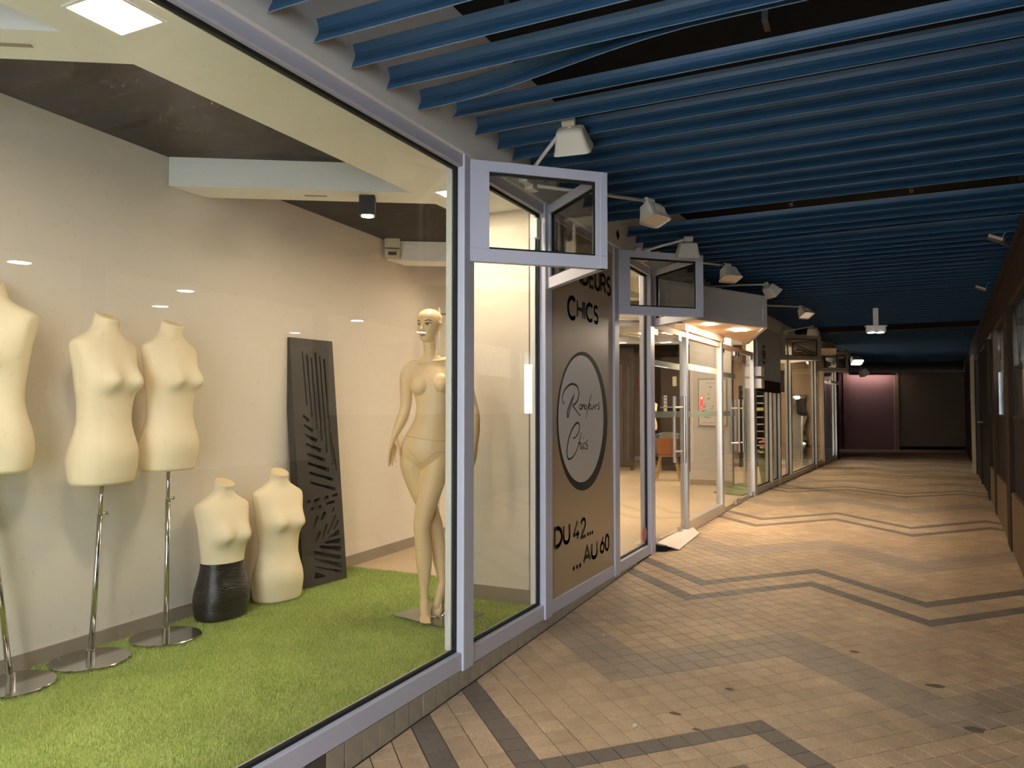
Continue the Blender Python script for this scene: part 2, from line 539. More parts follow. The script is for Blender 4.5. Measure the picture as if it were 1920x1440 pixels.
# ---------------- kerb under the first shop front, with its row of upright tiles
mb = MB()
for a, b in [(-1.5, 7.05)]:
    mb.hexa([(-2.10, a, -0.2), (-2.006, a, -0.2), (-2.006, b, -0.2), (-2.10, b, -0.2), (-2.10, a, 0.150), (-2.006, a, 0.150), (-2.006, b, 0.150), (-2.10, b, 0.150)])
kerb = tag(mb.build('trim_1', 'kerb_grout'), 'low tiled kerb under the shop window', 'kerb', kind='structure')
KW = 0.1172
k = 0
u = 3.357 - 16 * KW
while u < 6.6:
    u1 = u + KW - 0.007
    z0a, z0b = max(zf(u), 0.0) + 0.003, max(zf(u1), 0.0) + 0.003
    if 0.148 - z0a > 0.008:
        t = MB()
        c = (-2.0, (u + u1) / 2, 0.09)
        P = [(-2.006, u, z0a), (-2.000, u, z0a), (-2.000, u1, z0b), (-2.006, u1, z0b), (-2.006, u, 0.147), (-2.000, u, 0.147), (-2.000, u1, 0.147), (-2.006, u1, 0.147)]
        t.hexa([(p[0] - c[0], p[1] - c[1], p[2] - c[2]) for p in P])
        o = t.build('kerb_tile', 'kerb_tile_dark' if abs(u - 2.305) < 0.058 else 'kerb_tile', kerb)
        o.location = (c[0] + random.uniform(-.001, .001), c[1], c[2])
    u += KW

# ---------------- shop interior shell (left of the corridor)
mb = MB()
seg = [-1.5, 4, 7.3, 9.1, 11.55, 15, 19.0]
for a, b in zip(seg[:-1], seg[1:]):
    xa = -2.0 if a <= 7.15 else -2.0 + (a - 7.15) * math.tan(A2)
    xb = -2.0 if b <= 7.15 else -2.0 + (b - 7.15) * math.tan(A2)
    za, zb = zin(a), zin(b)
    mb.hexa([(-6.6, a, -.2), (xa - .1, a, -.2), (xb - .1, b, -.2), (-6.6, b, -.2), (-6.6, a, za), (xa - .1, a, za), (xb - .1, b, zb), (-6.6, b, zb)])
tag(mb.build('floor', 'shop_floor'), 'beige tiled floor inside the shop behind the glass', 'floor', kind='structure')

WV = lambda u: -3.87 - 0.057 * (u - 2.27)
mb = MB(); mb.prism([(WV(-1.5), -1.5), (WV(9.0), 9.0), (WV(9.0) - .12, 9.0), (WV(-1.5) - .12, -1.5)], 0.2, 3.3)
wall_left = tag(mb.build('wall_left', 'shop_wall'), 'cream painted shop wall behind the dress forms', 'wall', kind='structure')
mb = MB(); mb.prism([(WV(-1.5) + .012, -1.5), (WV(9.0) + .012, 9.0), (WV(9.0), 9.0), (WV(-1.5), -1.5)], 0.2, 0.292)
tag(mb.build('baseboard_left', 'baseboard'), 'grey stone skirting along the cream shop wall', 'baseboard', kind='structure')
mb = MB(); mb.box(-6.7, -2.0, -1.6, -1.5, 0, 3.3)
tag(mb.build('wall_shop_rear', 'shop_wall'), 'cream shop end wall out of frame', 'wall', kind='structure')
mb = MB(); mb.box(-6.75, -6.62, 8.9, 19.2, 0, 3.3); mb.box(-6.7, WV(9.0), 8.9, 9.0, 0, 3.3)
tag(mb.build('wall_shop_side', 'brown_partition'), 'brown rear wall deep inside the shop', 'wall', kind='structure')
mb = MB(); mb.box(-6.7, -1.26, 18.8, 18.95, 0.1, 3.3)
tag(mb.build('wall_shop_end', 'beige_wall'), 'beige cross wall behind the wavy mirror', 'wall', kind='structure')
mb = MB(); mb.box(-6.6, -1.28, 18.785, 18.80, 0.266, 0.36)
tag(mb.build('baseboard_end', 'white_board'), 'white skirting of the beige cross wall', 'baseboard', kind='structure')
# dark shop ceiling
mb = MB(); mb.prism([(-6.7, -1.6), (-2.1, -1.6), (-2.1, 7.15), (F2.xy(14.2, -.1)), (-6.7, 21.4)], 3.06, 3.3)
tag(mb.build('ceiling', 'dark_ceiling'), 'dark painted shop ceiling above the white beams', 'ceiling', kind='structure')
# white suspended band along the glass
mb = MB(); mb.box(-2.66, -2.085, -1.5, 7.15, 2.88, 3.07)
mb.prism([F2.xy(0, -.085), F2.xy(14.1, -.085), F2.xy(14.1, -.66), F2.xy(0, -.66)][::-1], 2.88, 3.07)
tag(mb.build('trim_2', 'white_board'), 'white boxed bulkhead running along the inside of the glass', 'bulkhead', kind='structure')
# skewed cross beams
for i, uf in enumerate([1.73, 4.00, 6.58, 8.95, 11.3, 13.7, 16.1]):
    xr = -2.64 if uf < 6.6 else -2.60 + (uf - 7.15) * math.tan(A2)
    xl = WV(uf - .9) + .002 if uf < 9 else -6.6
    f = lambda x: uf + 0.62 * (x + 2.65)
    mb = MB(); mb.prism([(xl, f(xl)), (xr, f(xr)), (xr, f(xr) + .29), (xl, f(xl) + .29)], 2.881, 3.07)
    o = mb.build('trim_%d' % (3 + i), 'white_board')
    tag(o, ['nearest skewed white ceiling beam at the top left of the window', 'white ceiling beam carrying a black cube spot above the dress forms', 'white ceiling beam with cream boxes at its wall end',
            'fourth white ceiling beam above the shop entrance', 'fifth white ceiling beam deep in the shop', 'sixth white ceiling beam deep in the shop', 'last white ceiling beam before the beige cross wall'][i], 'beam', kind='structure')

# pillar beside the poster window
p = thing('pillar', 'square white pillar standing behind the narrow pane beside the poster', 'pillar', (-2.385, 4.90, 0.2), kind='structure')
B('shaft', 'shop_wall', p, (-.237, .237, -.25, .25, 0, 2.70), bevel=.004)
B('skirting', 'baseboard', p, (-.247, .247, -.26, .26, 0.0, .105))

# ---------------- fascia above the shop fronts
mb = MB()
mb.box(-2.10, -1.975, -1.5, 7.15, 2.872, 3.6)
fas = tag(mb.build('trim_11', 'fascia'), 'grey plaster fascia above the first shop front', 'fascia', kind='structure')
mb = MB(); mb.add([(-1.974, 6.05, 2.925), (-1.974, 6.10, 2.975), (-1.974, 6.05, 3.025), (-1.974, 6.00, 2.975)], [(0, 1, 2, 3)]); mb.build('diamond_mark', 'dark_frame', fas)
mb = MB(); F2.box(mb, 0.0, 14.1, -.10, .02, 2.80, 3.6)
tag(mb.build('trim_12', 'fascia'), 'grey plaster fascia above the entrance and the far windows', 'fascia', kind='structure')

# ---------------- corridor ceiling: dark slab and blue metal slats
mb = MB(); mb.box(-7.0, 7.5, -1.0, 30, 3.60, 3.75)
ceil = tag(mb.build('ceiling', 'void'), 'black void above the blue metal slats of the arcade', 'ceiling', kind='structure')
prof = [(-.004, .107), (.006, .092), (.013, .074), (.013, .056), (.004, .040), (-.005, .024), (-.009, .010), (-.016, .001), (-.019, .003)]
def slat(u0, z0, tilt=0.0, bend=None, rv=None, h=1.0):
    th = 0.0022
    pts = []
    c, s_ = math.cos(tilt), math.sin(tilt)
    for (a, z) in prof:
        a, z = a * 1.0, (z - .05) * h
        pts.append((a * c - z * s_, a * s_ + z * c + .05))
    out = []
    for i, (a, z) in enumerate(pts):
        a0, z0_ = pts[max(i - 1, 0)]; a1, z1_ = pts[min(i + 1, len(pts) - 1)]
        d = math.hypot(a1 - a0, z1_ - z0_)
        out.append((a + (z1_ - z0_) / d * th, z - (a1 - a0) / d * th))
    sec = pts + out[::-1]
    mbb = MB()
    vr = (1.06 + 0.0625 * (u0 - 7.5)) if rv is None else rv
    vl = -1.972 if u0 < 7.15 else -1.975 + (u0 - 7.15) * math.tan(A2) + .01
    n = 24 if bend else 2
    rg = []
    for i in range(n):
        t = i / (n - 1)
        v = vl + (vr - vl) * t
        du, dz = bend(v) if bend else (0, 0)
        rg.append([(v, a + du, z + dz) for (a, z) in sec])
    mbb.rings(rg)
    ns = len(sec)
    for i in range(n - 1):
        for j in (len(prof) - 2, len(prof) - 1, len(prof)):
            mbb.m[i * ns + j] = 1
    o = mbb.build('ceiling_slat', ['slat', 'slat_lit_edge'], ceil)
    o.location = (0, u0, z0)
    return o
ss = lambda t: (lambda x: x * x * (3 - 2 * x))(min(1, max(0, t)))
for uu in [1.05, 1.30, 1.55, 1.79, 2.04, 2.29, 2.52, 2.77]:
    slat(uu, 2.93 + random.uniform(-.004, .004), random.uniform(-.05, .05))
slat(3.025, 2.93, 0.02, lambda v: (-0.20 * ss((v + 1.85) / 1.3), 0.012 * ss((v + 1.85) / 1.3)))
slat(3.36, 3.0, -0.30)
us_ = [3.59, 3.85, 4.05, 4.29, 4.53, 4.76, 5.0, 5.24, 5.48, 5.72]
for uu in us_:
    slat(uu, 3.0 + random.uniform(-.004, .004), random.uniform(-.10, .06))
slat(6.32, 3.0, -0.28, lambda v: (0.10 * (1 - ss((v + 1.9) / 2.6)) * 0, 0.0))
slat(6.56, 3.0, 0.0); slat(6.79, 3.0, 0.03)
slat(7.05, 3.0, -0.22, lambda v: (-.10 * ss((v + 1.7) / 2.2), 0.006))
uu = 7.28
while uu < 14.75:
    slat(uu, 3.0 + random.uniform(-.003, .003), -0.25 if abs(uu - 10.6) < .12 else random.uniform(-.06, .06))
    uu += 0.235
mb = MB(); mb.box(-1.75, 1.9, 15.05, 15.35, 2.95, 3.6)
tag(mb.build('trim_13', 'void'), 'black dropped beam crossing the far end of the slatted ceiling', 'beam', kind='structure')
uu = 15.75
while uu < 26.2:
    slat(uu, 3.0, random.uniform(-.05, .05))
    uu += 0.235
# hangers seen in the gaps between slats
for (v, u) in [(-1.3, 2.66), (-0.9, 2.66), (-1.2, 2.42), (-0.4, 3.15), (-.6, 6.0), (.2, 6.0), (.85, 5.98)]:
    B('slat_hanger', 'black_metal', ceil, (v - .012, v + .012, u - .05, u + .05, 3.05, 3.6))
mb = MB(); mb.tube([(.86, 5.98, 3.12), (.90, 5.99, 3.02), (.95, 6.02, 3.06), (.98, 6.05, 3.14)], .004, 6)
tag(mb.build('loose_cable', 'lamp_arm'), 'thin white cable hanging out of a gap in the slats', 'cable')

# ================================================================== SHOP FRONT
def front_window(n, F, s0, s1, zb0, zb1, zt, label, post=None, glassm='pane', rail_h=.09, fm='frame', topw=.065, pane=True):
    """bottom rail, top rail, pane, gaskets; optional closing post (sa,sb)"""
    r = thing('window_%d' % n, label, 'window', kind='structure')
    m = MB(); F.box(m, s0, s1, -.085, 0, zb0, zb0 + rail_h, zb1, zb1 + rail_h)
    m.build('bottom_rail', fm, r, bevel=.003)
    m = MB(); F.box(m, s0, s1, -.085, 0, zt - topw, zt)
    m.build('top_rail', fm, r, bevel=.003)
    if post:
        m = MB(); F.box(m, post[0], post[1], -.10, .012, zb1 - .005, zt + .002)
        m.build('post', fm, r, bevel=.004)
    e = post[0] if post else s1
    if pane:
        m = MB(); F.box(m, s0 + .005, e - .005, -.045, -.037, zb0 + rail_h + .004, zt - topw - .004, zb1 + rail_h + .004, zt - topw - .004)
        m.build('pane', glassm, r)
        g = MB()
        F.box(g, s0, e, -.052, -.030, zb0 + rail_h, zb0 + rail_h + .014, zb1 + rail_h, zb1 + rail_h + .014)
        F.box(g, s0, e, -.052, -.030, zt - topw - .016, zt - topw)
        F.box(g, e - .018, e, -.052, -.030, zb1 + rail_h + .014, zt - topw - .016)
        F.box(g, s0, s0 + .012, -.052, -.030, zb0 + rail_h + .014, zt - topw - .016)
        g.build('gasket', 'gasket', r)
    return r
ZT = 2.872
w1 = front_window(1, F1, -1.5, 3.60, .149, .149, ZT, 'large shop window with three dress forms behind it', (3.49, 3.60))
w2 = front_window(2, F1, 3.60, 4.68, .149, .149, ZT, 'narrow pane between two posts showing the white pillar', (4.565, 4.68))
w3 = front_window(3, F1, 4.68, 6.12, .149, .149, ZT, 'window bay filled by the taupe poster', (6.00, 6.12), pane=False)
w4 = front_window(4, F1, 6.12, 7.22, .149, .149, ZT, 'narrow pane beside the entrance with a round red sticker', (7.08, 7.215))
# sliver of white interior trim inside the first two windows
m = MB(); F1.box(m, 3.462, 3.478, -.085, -.05, .25, ZT - .07); m.build('inner_bead', 'white_board', w1)
m = MB(); F1.box(m, 4.535, 4.553, -.085, -.05, .25, ZT - .07); m.build('inner_bead', 'white_board', w2)
# round red sticker on window 4
m = MB(); m.lathe([(.001, 0), (.075, 0), (.075, .001), (.001, .001)], 28)
st = m.build('sticker', 'pale_red', w4); st.location = (-2.034, 6.985, .345); st.rotation_euler = (0, PI / 2, 0)

m = MB(); F1.box(m, 4.47, 4.53, -.034, -.006, 2.63, 2.76); m.build('contact_box', 'white_board', w2, bevel=.003)
# ---------------- poster film with lettering
poster = thing('poster_panel', 'tall taupe poster with circular logo filling a window bay', 'poster', (-2.006, 4.69, .243))
m = MB(); m.box(-.006, 0, 0.0, 1.31, 0.0, 2.57)
m.build('film', 'film', poster)
def arc(cx, cz, rx, rz, a0, a1, n=18):
    return [(cx + rx * math.cos(math.radians(a0 + (a1 - a0) * k / n)), cz + rz * math.sin(math.radians(a0 + (a1 - a0) * k / n))) for k in range(n + 1)]
GLYPH = {
    'R': (.62, [[(0, 0), (0, 1), (.30, 1)] + arc(.32, .74, .26, .26, 90, -90) + [(0, .48)], [(.30, .48), (.62, 0)]]),
    'O': (.94, [arc(.47, .5, .47, .5, 0, 360, 32)]),
    'N': (.68, [[(0, 0), (0, 1), (.68, 0), (.68, 1)]]),
    'D': (.72, [[(0, 0), (0, 1), (.25, 1)] + arc(.25, .5, .47, .5, 90, -90, 22) + [(0, 0)]]),
    'E': (.52, [[(.52, 1), (0, 1), (0, 0), (.52, 0)], [(0, .51), (.46, .51)]]),
    'U': (.64, [[(0, 1), (0, .34)] + arc(.32, .34, .32, .34, 180, 360) + [(.64, 1)]]),
    'S': (.54, [arc(.28, .75, .24, .25, 40, 250) + arc(.27, .25, .25, .26, 75, -140)]),
    'C': (.80, [arc(.47, .5, .47, .5, 48, 312, 28)]),
    'H': (.66, [[(0, 0), (0, 1)], [(.66, 0), (.66, 1)], [(0, .5), (.66, .5)]]),
    'I': (.05, [[(.02, 0), (.02, 1)]]),
    'A': (.76, [[(0, 0), (.38, 1), (.76, 0)], [(.13, .30), (.63, .30)]]),
    '4': (.66, [[(.44, 1), (0, .28), (.66, .28)], [(.47, .50), (.47, 0)]]),
    '2': (.56, [arc(.28, .73, .25, .27, 165, -20) + [(.42, .48), (0, 0), (.56, 0)]]),
    '6': (.60, [[(.46, 1), (.06, .44)] + arc(.30, .31, .29, .31, 155, 515, 30)]),
    '0': (.62, [arc(.31, .5, .31, .5, 0, 360, 30)]),
    '.': (.10, [[(.05, .05), (.051, .05)]]),
}
def letters(body, u0, u1, z, h, t, parent=poster):
    """flat stroke lettering: every glyph is a part of its own"""
    gap = .20
    tot = sum(GLYPH[c][0] for c in body) + gap * (len(body) - 1)
    k = (u1 - u0) / tot
    x = u0
    for c in body:
        w, strokes = GLYPH[c]
        m = MB()
        tt = t * (1.5 if c == '.' else 1.2)
        for st_ in strokes:
            P = [(x + p[0] * k - 4.69, z + p[1] * h - .243) for p in st_]
            for a, b in zip(P[:-1], P[1:]):
                d = (b[0] - a[0], b[1] - a[1]); L_ = math.hypot(*d) or 1e-9
                n = (-d[1] / L_ * tt / 2, d[0] / L_ * tt / 2)
                m.add([(.0014, a[0] + n[0], a[1] + n[1]), (.0014, a[0] - n[0], a[1] - n[1]), (.0014, b[0] - n[0], b[1] - n[1]), (.0014, b[0] + n[0], b[1] + n[1])], [(0, 1, 2, 3)])
            for p in (P if c == '.' else P[1:-1]):
                m.add([(.0014, p[0] + tt / 2 * math.cos(q * PI / 5), p[1] + tt / 2 * math.sin(q * PI / 5)) for q in range(10)], [tuple(range(10))])
        m.build('letter', 'ink', parent)
        x += (w + gap) * k
letters('R', 4.76, 4.90, 2.43, .165, .026)
letters('ONDEURS', 4.955, 5.945, 2.455, .135, .024)
letters('C', 5.005, 5.145, 2.168, .150, .027)
letters('HICS', 5.19, 5.635, 2.190, .125, .023)
letters('DU', 4.755, 5.025, .582, .122, .024)
letters('42', 5.10, 5.345, .575, .130, .020)
letters('...', 5.385, 5.50, .572, .130, .020)
letters('...', 5.09, 5.24, .372, .130, .022)
letters('AU', 5.305, 5.59, .382, .112, .024)
letters('60', 5.67, 5.875, .392, .118, .020)
def disc_part(u, z, r, x, m_, name, r2=None, n=64):
    m = MB(); m.lathe([(.0, 0), (r, 0), (r, .0008), (.0, .0008)], n, cap=False)
    o = m.build(name, m_, poster); o.rotation_euler = (0, PI / 2, 0); o.location = (x, u - 4.69, z - .243)
    if r2: o.scale = (r2 / r, 1, 1)
    return o
disc_part(5.322, 1.428, .528, .0006, 'ink', 'logo_ring', .515)
disc_part(5.286, 1.445, .466, .0016, 'logo_white', 'logo_disc', .468)
STROKES = {'R1': [(4.927, 1.549), (4.898, 1.566), (4.889, 1.588), (4.902, 1.617), (4.937, 1.65), (4.996, 1.678), (5.065, 1.694), (5.126, 1.693), (5.178, 1.679), (5.205, 1.653), (5.209, 1.623), (5.188, 1.585), (5.146, 1.558), (5.091, 1.54), (5.125, 1.52), (5.177, 1.494), (5.239, 1.465)], 'R2': [(5.116, 1.629), (5.095, 1.591), (5.054, 1.546), (5.024, 1.502), (4.994, 1.459), (4.981, 1.48), (4.994, 1.509), (5.034, 1.553), (5.075, 1.591), (5.109, 1.614)], 'o': [(5.262, 1.551), (5.23, 1.544), (5.219, 1.525), (5.234, 1.513), (5.261, 1.521), (5.272, 1.54), (5.262, 1.551)], 'n': [(5.281, 1.549), (5.272, 1.516), (5.289, 1.536), (5.311, 1.548), (5.322, 1.542), (5.315, 1.516)], 'd': [(5.371, 1.545), (5.342, 1.541), (5.331, 1.521), (5.353, 1.516), (5.382, 1.533)], 'd2': [(5.478, 1.636), (5.45, 1.596), (5.404, 1.533), (5.377, 1.486), (5.354, 1.444)], 'e': [(5.411, 1.531), (5.442, 1.539), (5.449, 1.551), (5.429, 1.553), (5.413, 1.533), (5.426, 1.515), (5.46, 1.525)], 'u': [(5.472, 1.549), (5.467, 1.522), (5.49, 1.515), (5.518, 1.538), (5.528, 1.55), (5.523, 1.516)], 'r': [(5.553, 1.551), (5.548, 1.516), (5.565, 1.538), (5.589, 1.55), (5.603, 1.544)], 's': [(5.661, 1.571), (5.625, 1.554), (5.634, 1.542), (5.653, 1.53), (5.643, 1.514), (5.61, 1.518)], 'C': [(5.093, 1.305), (5.144, 1.314), (5.196, 1.343), (5.222, 1.38), (5.211, 1.407), (5.176, 1.415), (5.124, 1.401), (5.063, 1.361), (5.013, 1.311), (4.983, 1.254), (4.975, 1.211), (4.986, 1.174), (5.022, 1.161), (5.082, 1.172), (5.143, 1.202), (5.195, 1.245)], 'h': [(5.26, 1.345), (5.238, 1.312), (5.206, 1.267), (5.174, 1.223)], 'h2': [(5.185, 1.238), (5.216, 1.263), (5.242, 1.27), (5.238, 1.251), (5.227, 1.225)], 'i': [(5.274, 1.269), (5.252, 1.235), (5.261, 1.223), (5.287, 1.241)], 'i2': [(5.292, 1.296), (5.3, 1.304)], 'c': [(5.339, 1.264), (5.309, 1.26), (5.295, 1.237), (5.308, 1.221), (5.339, 1.235)], 's2': [(5.395, 1.287), (5.357, 1.262), (5.365, 1.25), (5.385, 1.237), (5.378, 1.218), (5.343, 1.223)]}
def catmull(P, n=8):
    P = [np.array(p, float) for p in P]
    out = []
    for i in range(len(P) - 1):
        p0, p1, p2, p3 = P[max(i - 1, 0)], P[i], P[i + 1], P[min(i + 2, len(P) - 1)]
        for j in range(n):
            t = j / n
            out.append(0.5 * ((2 * p1) + (-p0 + p2) * t + (2 * p0 - 5 * p1 + 4 * p2 - p3) * t * t + (-p0 + 3 * p1 - 3 * p2 + p3) * t ** 3))
    out.append(P[-1])
    return out
def brush(keys, name):
    m = MB()
    for kx, key in enumerate(keys):
        pts = catmull(STROKES[key], 6)
        big = key in ('R1', 'R2', 'C')
        n = len(pts)
        L_, R_ = [], []
        for i, p in enumerate(pts):
            d = pts[min(i + 1, n - 1)] - pts[max(i - 1, 0)]
            d = d / (np.hypot(*d) + 1e-9)
            w = (.0085 if big else .0062) * (0.55 + 0.45 * math.sin(PI * min(1, max(0.05, i / (n - 1)))) )
            nn = np.array([-d[1], d[0]])
            # the marker is broad across u, thin across z
            L_.append(p + nn * w); R_.append(p - nn * w)
        vs = [(0.0, a[0] - 4.69, a[1] - .243) for a in L_] + [(0.0, a[0] - 4.69, a[1] - .243) for a in R_]
        fs = [(i, i + 1, n + i + 1, n + i) for i in range(n - 1)]
        x = .0028 + kx * .00006
        m.add([(x, a, b) for _, a, b in vs], fs)
    return m.build(name, 'ink', poster)
brush(['R1', 'R2', 'o', 'n', 'd', 'd2', 'e', 'u', 'r', 's'], 'script_lettering')
brush(['C', 'h', 'h2', 'i', 'i2', 'c', 's2'], 'script_lettering')

# ---------------- projecting triangular transom boxes
def bar(mb, p0, p1, z0, z1, t0, t1, mi=0):
    """straight wall piece between plan points p0,p1, thickness from t0 to t1 along its left normal"""
    d = Vector((p1[0] - p0[0], p1[1] - p0[1])).normalized(); n = Vector((-d.y, d.x))
    q = [(p0[0] + n.x * t0, p0[1] + n.y * t0), (p1[0] + n.x * t0, p1[1] + n.y * t0), (p1[0] + n.x * t1, p1[1] + n.y * t1), (p0[0] + n.x * t1, p0[1] + n.y * t1)]
    mb.prism(q, z0, z1, mi)
def lerp2(a, b, t):
    return (a[0] + (b[0] - a[0]) * t, a[1] + (b[1] - a[1]) * t)
def transom_box(F, s0, s1, out, z0, z1, label, fm='frame'):
    A = F.xy(s0, .012); Cc = F.xy(s1, .012); Bx = F.xy((s0 + s1) / 2, out)
    r = thing('projecting_transom', label, 'transom', (A[0], A[1], z0), group='triangular glazed boxes above the shop windows')
    sh = lambda p: (p[0] - A[0], p[1] - A[1])
    A_, B_, C_ = sh(A), sh(Bx), sh(Cc)
    H = z1 - z0; w = .072
    for (p, q) in ((A_, B_), (B_, C_)):
        L_ = math.hypot(q[0] - p[0], q[1] - p[1]); e = w / L_
        m = MB()
        bar(m, p, q, 0, w, 0, .045)
        m.build('bottom_rail', fm, r, bevel=.002)
        m = MB(); bar(m, p, q, H - w * .8, H, 0, .045); m.build('top_rail', fm, r, bevel=.002)
        wl = w * (1.5 if p is A_ else 1.0) / L_
        m = MB(); bar(m, p, lerp2(p, q, wl), w, H - w * .8, 0, .045); m.build('stile', fm, r, bevel=.002)
        m = MB(); bar(m, lerp2(p, q, 1 - e), q, w, H - w * .8, 0, .045); m.build('stile', fm, r, bevel=.002)
        g = MB()
        a, b = lerp2(p, q, wl), lerp2(p, q, 1 - e)
        bar(g, a, b, w, w + .012, .012, .030); bar(g, a, b, H - w * .8 - .014, H - w * .8, .012, .030)
        bar(g, lerp2(a, b, 1 - .014 / L_), b, w, H - w * .8, .012, .030)
        g.build('gasket', 'gasket', r)
        m = MB(); bar(m, a, b, w + .004, H - w * .8 - .004, .018, .024); m.build('pane', 'pane_clear', r)
    return r
transom_box(F1, 3.55, 4.66, .60, 2.31, 2.865, 'nearest triangular glazed box jutting out above the mannequin')
transom_box(F1, 6.11, 7.24, .60, 2.32, 2.865, 'second triangular glazed box jutting out beside the entrance canopy')

# ---------------- entrance: canopy
can = thing('entrance_canopy', 'grey triangular canopy with lit soffit above the glass doors', 'canopy', (0, 0, 0))
cA, cB, cC = (-1.97, 7.30), (-1.18, 8.95), (-1.70, 11.0)
m = MB(); m.prism([cA, cB, cC, (F2.xy(3.9, .02)), F2.xy(.12, .02)], 2.45, 2.465); m.build('soffit', 'soffit', can)
for (p, q) in ((cA, cB), (cB, cC)):
    m = MB(); bar(m, p, q, 2.44, 2.80, 0, .03); f = m.build('fascia_board', 'canopy_grey', can, bevel=.003)
    g = MB(); bar(g, p, q, 2.44, 2.51, -.012, 0); bar(g, p, q, 2.755, 2.80, -.012, 0)
    bar(g, p, lerp2(p, q, .03), 2.51, 2.755, -.012, 0); bar(g, lerp2(p, q, .96), q, 2.51, 2.755, -.012, 0)
    g.build('moulding', 'canopy_grey', can, bevel=.002)
m = MB(); m.prism([cA, cB, cC], 2.79, 2.80); m.build('cover', 'canopy_grey', can)
for (x, y, q) in ((-1.50, 9.08, 1.0), (-1.70, 8.36, .6)):
    o = B('downlight', 'led_canopy', can, (x - .07 * q, x + .07 * q, y - .14 * q, y + .14 * q, 2.444, 2.4495))

# ---------------- entrance: glass doors
ZD = 2.30
def patch(F, s, o, z, parent, w=.09, h=.06, m_='steel'):
    mm = MB(); F.box(mm, s - w / 2, s + w / 2, o - .018, o + .018, z, z + h); mm.build('patch_fitting', m_, parent, bevel=.003)
def pull(F, s, parent, z0=.95, z1=1.66, oo=.055, both=True):
    for sg in ((1, -1) if both else (1,)):
        mm = MB(); mm.tube([F.pt(s, -.02 + sg * oo, z0), F.pt(s, -.02 + sg * oo, z1)], .016, 12)
        hd = mm.build('handle', 'steel', parent, smooth=False)
        mm = MB()
        for z in (z0 + .12, z1 - .12):
            mm.tube([F.pt(s, -.02, z), F.pt(s, -.02 + sg * oo, z)], .010, 8)
        mm.build('handle_stud', 'steel', hd)
def leaf(n, s0, s1, z0a, z0b, label, handle, strips=True):
    r = thing('door_%d' % n, label, 'door', kind='structure')
    mm = MB(); F2.box(mm, s0, s1, -.026, -.016, z0a, ZD, z0b, ZD); mm.build('pane', 'pane_clear', r)
    for s_ in (s0 + .06, s1 - .06):
        patch(F2, s_, -.021, z0a + (z0b - z0a) * (s_ - s0) / (s1 - s0) - .004, r)
        patch(F2, s_, -.021, ZD - .05, r)
    if handle: pull(F2, handle, r)
    if strips:
        for z in (1.435, 1.94):
            mm = MB(); F2.box(mm, s0 + .02, s1 - .02, -.0285, -.0262, z, z + .065); mm.build('safety_strip', 'strip' if z > 1.6 else 'frost', r)
    return r
d1 = leaf(1, .09, .985, .215, .222, 'first frameless glass door leaf next to the sloping metal plate', .93)
d2 = leaf(2, 2.68, 3.46, zf(9.83) + .012, zf(10.6) + .012, 'frameless glass door leaf beyond the bright framed panel', 3.38)
d3 = leaf(3, 3.475, 4.39, zf(10.6) + .012, zf(11.5) + .012, 'farthest frameless glass door leaf beside the grey sign panel', 3.62, False)
m = MB(); F2.box(m, .40, .50, -.0158, -.0150, 1.50, 1.66); m.build('sticker', 'paper', d1)
m = MB()
for z in (1.53, 1.565, 1.60, 1.63):
    F2.box(m, .42, .48, -.0150, -.0146, z, z + .012)
m.build('sticker_print', 'paper_ink', d1)
fx = thing('window_5', 'bright aluminium framed glass panel in the middle of the entrance', 'window', kind='structure')
for (a, b, z0, z1, z0b, nm) in ((1.10, 1.165, .2, 2.43, .2, 'stile'), (2.57, 2.66, .25, 2.43, .25, 'stile')):
    m = MB(); F2.box(m, a, b, -.07, .012, z0 - .02, z1); m.build(nm, 'alu', fx, bevel=.003)
m = MB(); F2.box(m, 1.165, 2.57, -.07, .012, .185, .305, .222, .342); m.build('bottom_rail', 'alu', fx, bevel=.003)
m = MB(); F2.box(m, 1.0, 2.66, -.09, .03, 2.37, 2.45); m.build('top_rail', 'soffit', fx, bevel=.006)
m = MB(); F2.box(m, 1.168, 2.568, -.026, -.018, .31, 2.37, .345, 2.37); m.build('pane', 'pane_clear', fx)
m = MB(); F2.box(m, 1.24, 2.50, -.0290, -.0262, 1.96, 2.03); m.build('safety_strip', 'strip', fx)
m = MB(); F2.box(m, 1.24, 2.50, -.0290, -.0262, 1.435, 1.50); m.build('safety_strip', 'frost', fx)
m = MB(); F2.box(m, 1.70, 1.83, -.0175, -.0165, 1.53, 1.60); F2.box(m, 1.72, 1.81, -.0175, -.0165, 1.60, 1.68); m.build('sticker', 'red', fx)
m = MB(); F2.box(m, 1.735, 1.795, -.0165, -.0160, 1.64, 1.665); F2.box(m, 1.735, 1.795, -.0165, -.0160, 1.545, 1.555); m.build('sticker_print', 'paper', fx)
m = MB(); F2.box(m, .985, 1.10, -.03, -.012, .21, 2.37); m.build('fixed_pane', 'pane_clear', fx)
# transom pane above door leaves
m = MB(); F2.box(m, 0, 4.6, -.07, .0, 2.305, 2.36); m.build('head_rail', 'soffit', fx)

